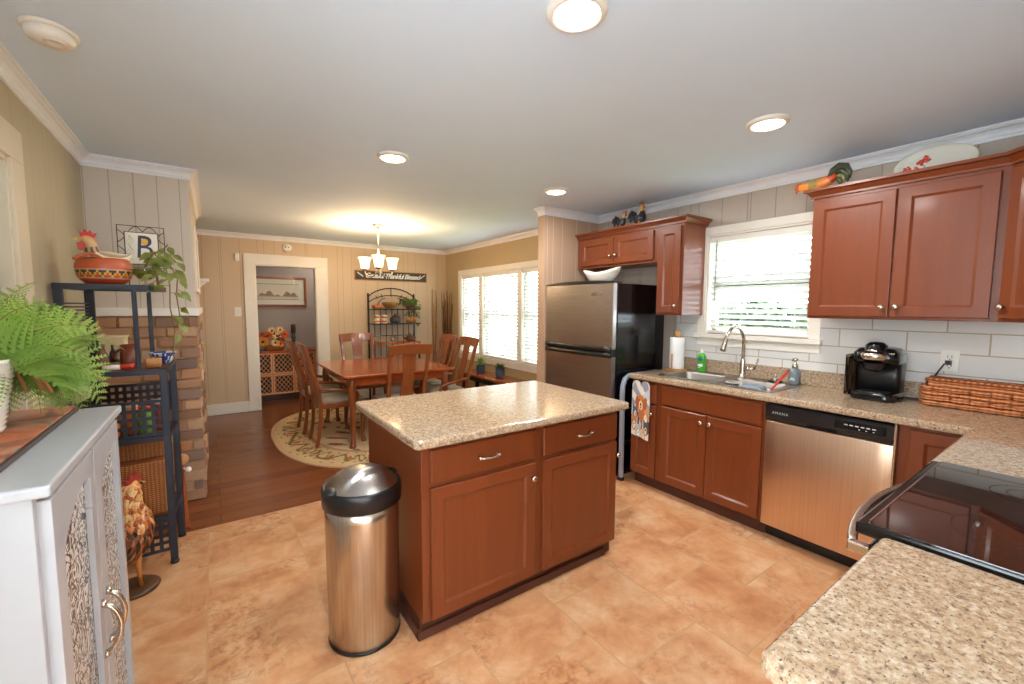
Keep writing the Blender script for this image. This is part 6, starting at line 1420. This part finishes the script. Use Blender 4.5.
for k in range(40):
    a = g.uniform(-0.7, 2.9) if k < 33 else g.uniform(2.9, 5.0); el = g.uniform(0.3, 1.3); L_ = g.uniform(0.20, 0.32)
    if math.cos(a) < -0.3: L_ *= 0.5
    if -0.75 < a < -0.1 and el < 0.8: continue
    frond((FPX_+0.03*math.cos(a), FPY_+0.03*math.sin(a), FPZ+0.165), Vector((math.cos(a)*math.cos(el), math.sin(a)*math.cos(el), math.sin(el))), L_, g.uniform(4.0, 8.0), k)
for k in range(13):
    a = g.uniform(-0.2, 1.6); el = g.uniform(0.1, 1.0); frond((FPX_+0.04*math.cos(a), FPY_+0.04*math.sin(a), FPZ+0.165), Vector((math.cos(a)*math.cos(el), math.sin(a)*math.cos(el), math.sin(el))), g.uniform(0.18, 0.30), g.uniform(6, 11), 400+k)
for k in range(16):
    a = g.uniform(0.2, 1.7); frond((FPX_+0.07*math.cos(a), FPY_+0.07*math.sin(a), FPZ+0.17), Vector((math.cos(a), math.sin(a), 0.35)), g.uniform(0.18, 0.26), g.uniform(13, 19), 200+k)
for k in range(4):
    a = R(-60-12*k); frond((FPX_+0.06*math.cos(a), FPY_+0.06*math.sin(a), FPZ+0.17), Vector((math.cos(a), math.sin(a), 0.1)), 0.17+0.02*k, 17, 300+k)
st.build('stems', M['stem'], t); lv.build('fronds', M['frond'], t)
for k in range(10):
    a = g.uniform(0.4, 1.6); dry.tube([(FPX_+(0.075+0.02*i)*math.cos(a), FPY_+(0.075+0.02*i)*math.sin(a), FPZ+0.175+0.02*math.sin(i)-0.02*i*i*0.25) for i in range(5)], 0.004, 5)
dry.build('dry_roots', M['wood_light'], t)

# top of the etagere: hen basket, letter tile, pothos in a glass
ZE = 1.55
t = thing('hen_basket', 'ceramic hen sitting in a round orange patterned bowl on top of the etagere', 'ornament', (-0.445, 3.08, ZE)); hx, hy = -0.445, 3.09
def bk_col(z, a):
    if 0.028 < z < 0.058:
        w = abs(((a*18/PI) % 2)-1); k = (z-0.028)/0.03
        return (224, 178, 60) if abs(w-k) < 0.2 else ((60, 60, 66) if w < k else (196, 84, 44))
    if 0.058 <= z < 0.064 or 0.022 < z <= 0.028: return (206, 160, 140)
    if 0.078 < z < 0.088: return (200, 92, 70)
    return (196, 98, 56) if z > 0.064 else (182, 72, 44)
b = MB(); prof = [(0.075, 0.0), (0.092, 0.012), (0.104, 0.022), (0.108, 0.028), (0.113, 0.038), (0.116, 0.048), (0.118, 0.058), (0.119, 0.064), (0.119, 0.078), (0.116, 0.088), (0.108, 0.102), (0.1, 0.112), (0.094, 0.108), (0.085, 0.09)]
NB = 72
b.lathe(prof, NB, (hx, hy, ZE), cols=[[bk_col((prof[i][1]+prof[i+1][1])/2, 2*PI*j/NB) for j in range(NB)] for i in range(len(prof)-1)]); 
b.v = [(hx+(x-hx)*0.96, hy+(y-hy)*0.8, ZE+(z-ZE)*1.2) for x, y, z in b.v]; bw = b.build('basket_bowl', M['painted'], t)
b = MB(); b.tube([(hx-0.09+0.115*i/12-0.01, hy-0.082+0.004*i/12, ZE+0.118+0.032*math.sin(PI*i/12)) for i in range(13)], 0.0085, 10, (186, 100, 60)); b.build('handle', M['painted'], bw)
mtx = Matrix.Translation((hx, hy, ZE+0.022)) @ Matrix.Rotation(R(200), 4, 'Z')
spn = [(0.085, 0.205, 0.008), (0.075, 0.205, 0.026), (0.05, 0.20, 0.031), (0.045, 0.165, 0.03), (0.045, 0.135, 0.036), (0.02, 0.105, 0.055), (-0.03, 0.095, 0.06), (-0.075, 0.105, 0.045), (-0.105, 0.13, 0.02), (-0.115, 0.145, 0.005)]
b = MB(); L = []; PP = [Vector((x, 0, z)) for x, z, r in spn]
for i, (x, z, r) in enumerate(spn):
    tg = (PP[min(i+1, 9)]-PP[max(i-1, 0)]).normalized(); u = Vector((0, 1, 0)); v = tg.cross(u); L.append([mtx @ (PP[i]+u*r*math.cos(2*PI*j/18)+v*r*math.sin(2*PI*j/18)) for j in range(18)])
def hb(i, j): 
    if i < 3: return (196, 40, 34) if 3 < j < 15 else (214, 170, 120)
    if i < 4: return (96, 84, 76) if (j+i) % 2 else (200, 160, 110)
    return [(222, 206, 176), (176, 150, 112), (232, 222, 200)][(i*3+j) % 3]
b.loops(L, True, True, True, cols=[[hb(i, j) for j in range(18)] for i in range(9)]); hn = b.build('hen', M['painted'], t, sub=1)
for nm, pts, th, c in COMB(0.058, 0.226, 0.5, (190, 36, 28))+WAT(0.078, 0.195, 0.62, (200, 40, 34))+BEAK(0.096, 0.205, 0.38): 
    b = MB(); b.prism(pts, th, lambda u, v, q: mtx @ Vector((u, q-th/2, v)), c); b.build(nm, M['painted'], hn)
# wire frame with a lettered tile
t = thing('letter_tile', 'black wire frame holding a white tile with a painted letter B', 'letter tile', (-0.30, 3.25, ZE)); y_ = 3.255
fr = lambda u, v, n: Vector((-0.408+u, y_-n, 1.655+v))
b = MB(); W_, H_ = 0.205, 0.235
for P in (((0, 0), (W_, 0), (W_, H_), (0, H_)), ((0.03, 0.02), (W_-0.028, 0.02), (W_-0.028, H_-0.035), (0.03, H_-0.035))): b.tube([fr(u, v, 0) for u, v in P], 0.0028, 6, closed=True)
for s_ in (0, 1):
    for v in (0.05, 0.14): b.tube([fr((W_ if s_ else 0)+(-1 if s_ else 1)*0.03*math.sin(PI*i/8), v+0.07*i/8, 0) for i in range(9)], 0.002, 5)
for u in (0.05, 0.11): b.tube([fr(u+0.06*i/8, H_-0.03*(1-math.sin(PI*i/8)*0.9), 0) for i in range(9)], 0.002, 5)
for u in (0.04, W_-0.04): b.tube([fr(u, 0.0, 0), fr(u, -0.103, 0)], 0.0028, 6); b.tube([fr(u, -0.103, -0.02), fr(u, -0.103, 0.04)], 0.0028, 6)
b.build('wire_frame', M['iron_black'], t)
b = MB(); b.box((-0.408+0.034, y_-0.006, 1.655+0.024), (-0.408+W_-0.032, y_+0.002, 1.655+H_-0.039)); tl_ = b.build('tile', M['ceramic'], t, bevel=0.001)
M['ink'] = plain('dark_blue_grey_ink', (56, 62, 76), 0.5); M['gold_ink'] = plain('gold_ink', (232, 180, 62), 0.5); M['green_ink'] = plain('pale_green_ink', (176, 186, 120), 0.5)
tb = text_mb('B', 0.185, lambda u, v, n: fr(0.112+u*0.8, 0.112+v, 0.006+n), 0.0012, 0.08); tb.build('letter', M['ink'], tl_)
b = MB(); b.ell(fr(0.122, 0.15, 0.0065), (0.022, 0.0008, 0.02), 16, 6); b.build('gold_motif', M['gold_ink'], tl_)
b = MB()
for k in range(3): b.tube([fr(0.045+0.008*math.sin(i*1.1+k)+k*0.008, 0.04+0.14*i/14, 0.0068) for i in range(15)], 0.0012, 5)
b.build('scroll_motif', M['green_ink'], tl_)
t = thing('potted_pothos', 'trailing pothos growing from a round glass bowl on the etagere top', 'plant', (-0.275, 3.08, ZE)); g = random.Random(31); vx, vy = -0.282, 3.075
b = MB(); b.lathe([(0.03, 0.0), (0.006, 0.008), (0.006, 0.024), (0.03, 0.034), (0.052, 0.06), (0.056, 0.085), (0.05, 0.105), (0.046, 0.112)], 28, (vx, vy, ZE), cap=False); b.build('glass_bowl', M['clear'], t)
b = MB(); b.lathe([(0.0001, 0.033), (0.028, 0.036), (0.049, 0.06), (0.052, 0.085), (0.0001, 0.087)], 24, (vx, vy, ZE), cap=False); b.build('water', glassy('green_water', (196, 204, 140), 0.1), t)
st, lv = MB(), MB()
TR = [[(0, 0, 0.10), (0.05, -0.01, 0.15), (0.09, -0.02, 0.10), (0.105, -0.03, 0.0), (0.10, -0.03, -0.12), (0.115, -0.02, -0.25), (0.10, -0.02, -0.38), (0.12, -0.02, -0.46)],
      [(0, 0, 0.1), (0.04, 0.0, 0.17), (0.10, 0.0, 0.13), (0.14, -0.01, 0.05), (0.13, -0.02, -0.05), (0.14, -0.02, -0.16), (0.155, -0.02, -0.30)],
      [(0, 0, 0.1), (0.03, -0.03, 0.16), (0.07, -0.04, 0.19), (0.11, -0.04, 0.17), (0.15, -0.04, 0.11)],
      [(0, 0, 0.1), (0.05, 0.01, 0.15), (0.09, 0.01, 0.21), (0.11, 0.0, 0.24)],
      [(0, 0, 0.1), (0.03, -0.03, 0.12), (0.05, -0.05, 0.06), (0.055, -0.055, -0.03)]]
for P in TR:
    q = []
    for i in range(len(P)-1):
        for j in range(3): u = j/3; q.append(Vector((vx, vy, ZE))+Vector(P[i]).lerp(Vector(P[i+1]), u))
    st.tube(q, 0.0032, 6)
    for i in range(3, len(q)):
        if g.random() < 0.62:
            a = g.uniform(0, 2*PI); d = Vector((math.cos(a)*1.0+0.35, -abs(math.sin(a))*0.7, g.uniform(-0.7, 0.1))).normalized(); p = q[i]+d*0.022; st.tube([q[i], p], 0.0016, 4)
            l_ = g.uniform(0.06, 0.085); leaf(lv, p, (d+Vector((0, 0, -0.6))), Vector((g.uniform(-.5, .5), -0.8, 0.5)), l_, l_*0.46, 0.10)
st.build('stems', M['stem'], t); lv.build('leaves', M['pothos'], t)
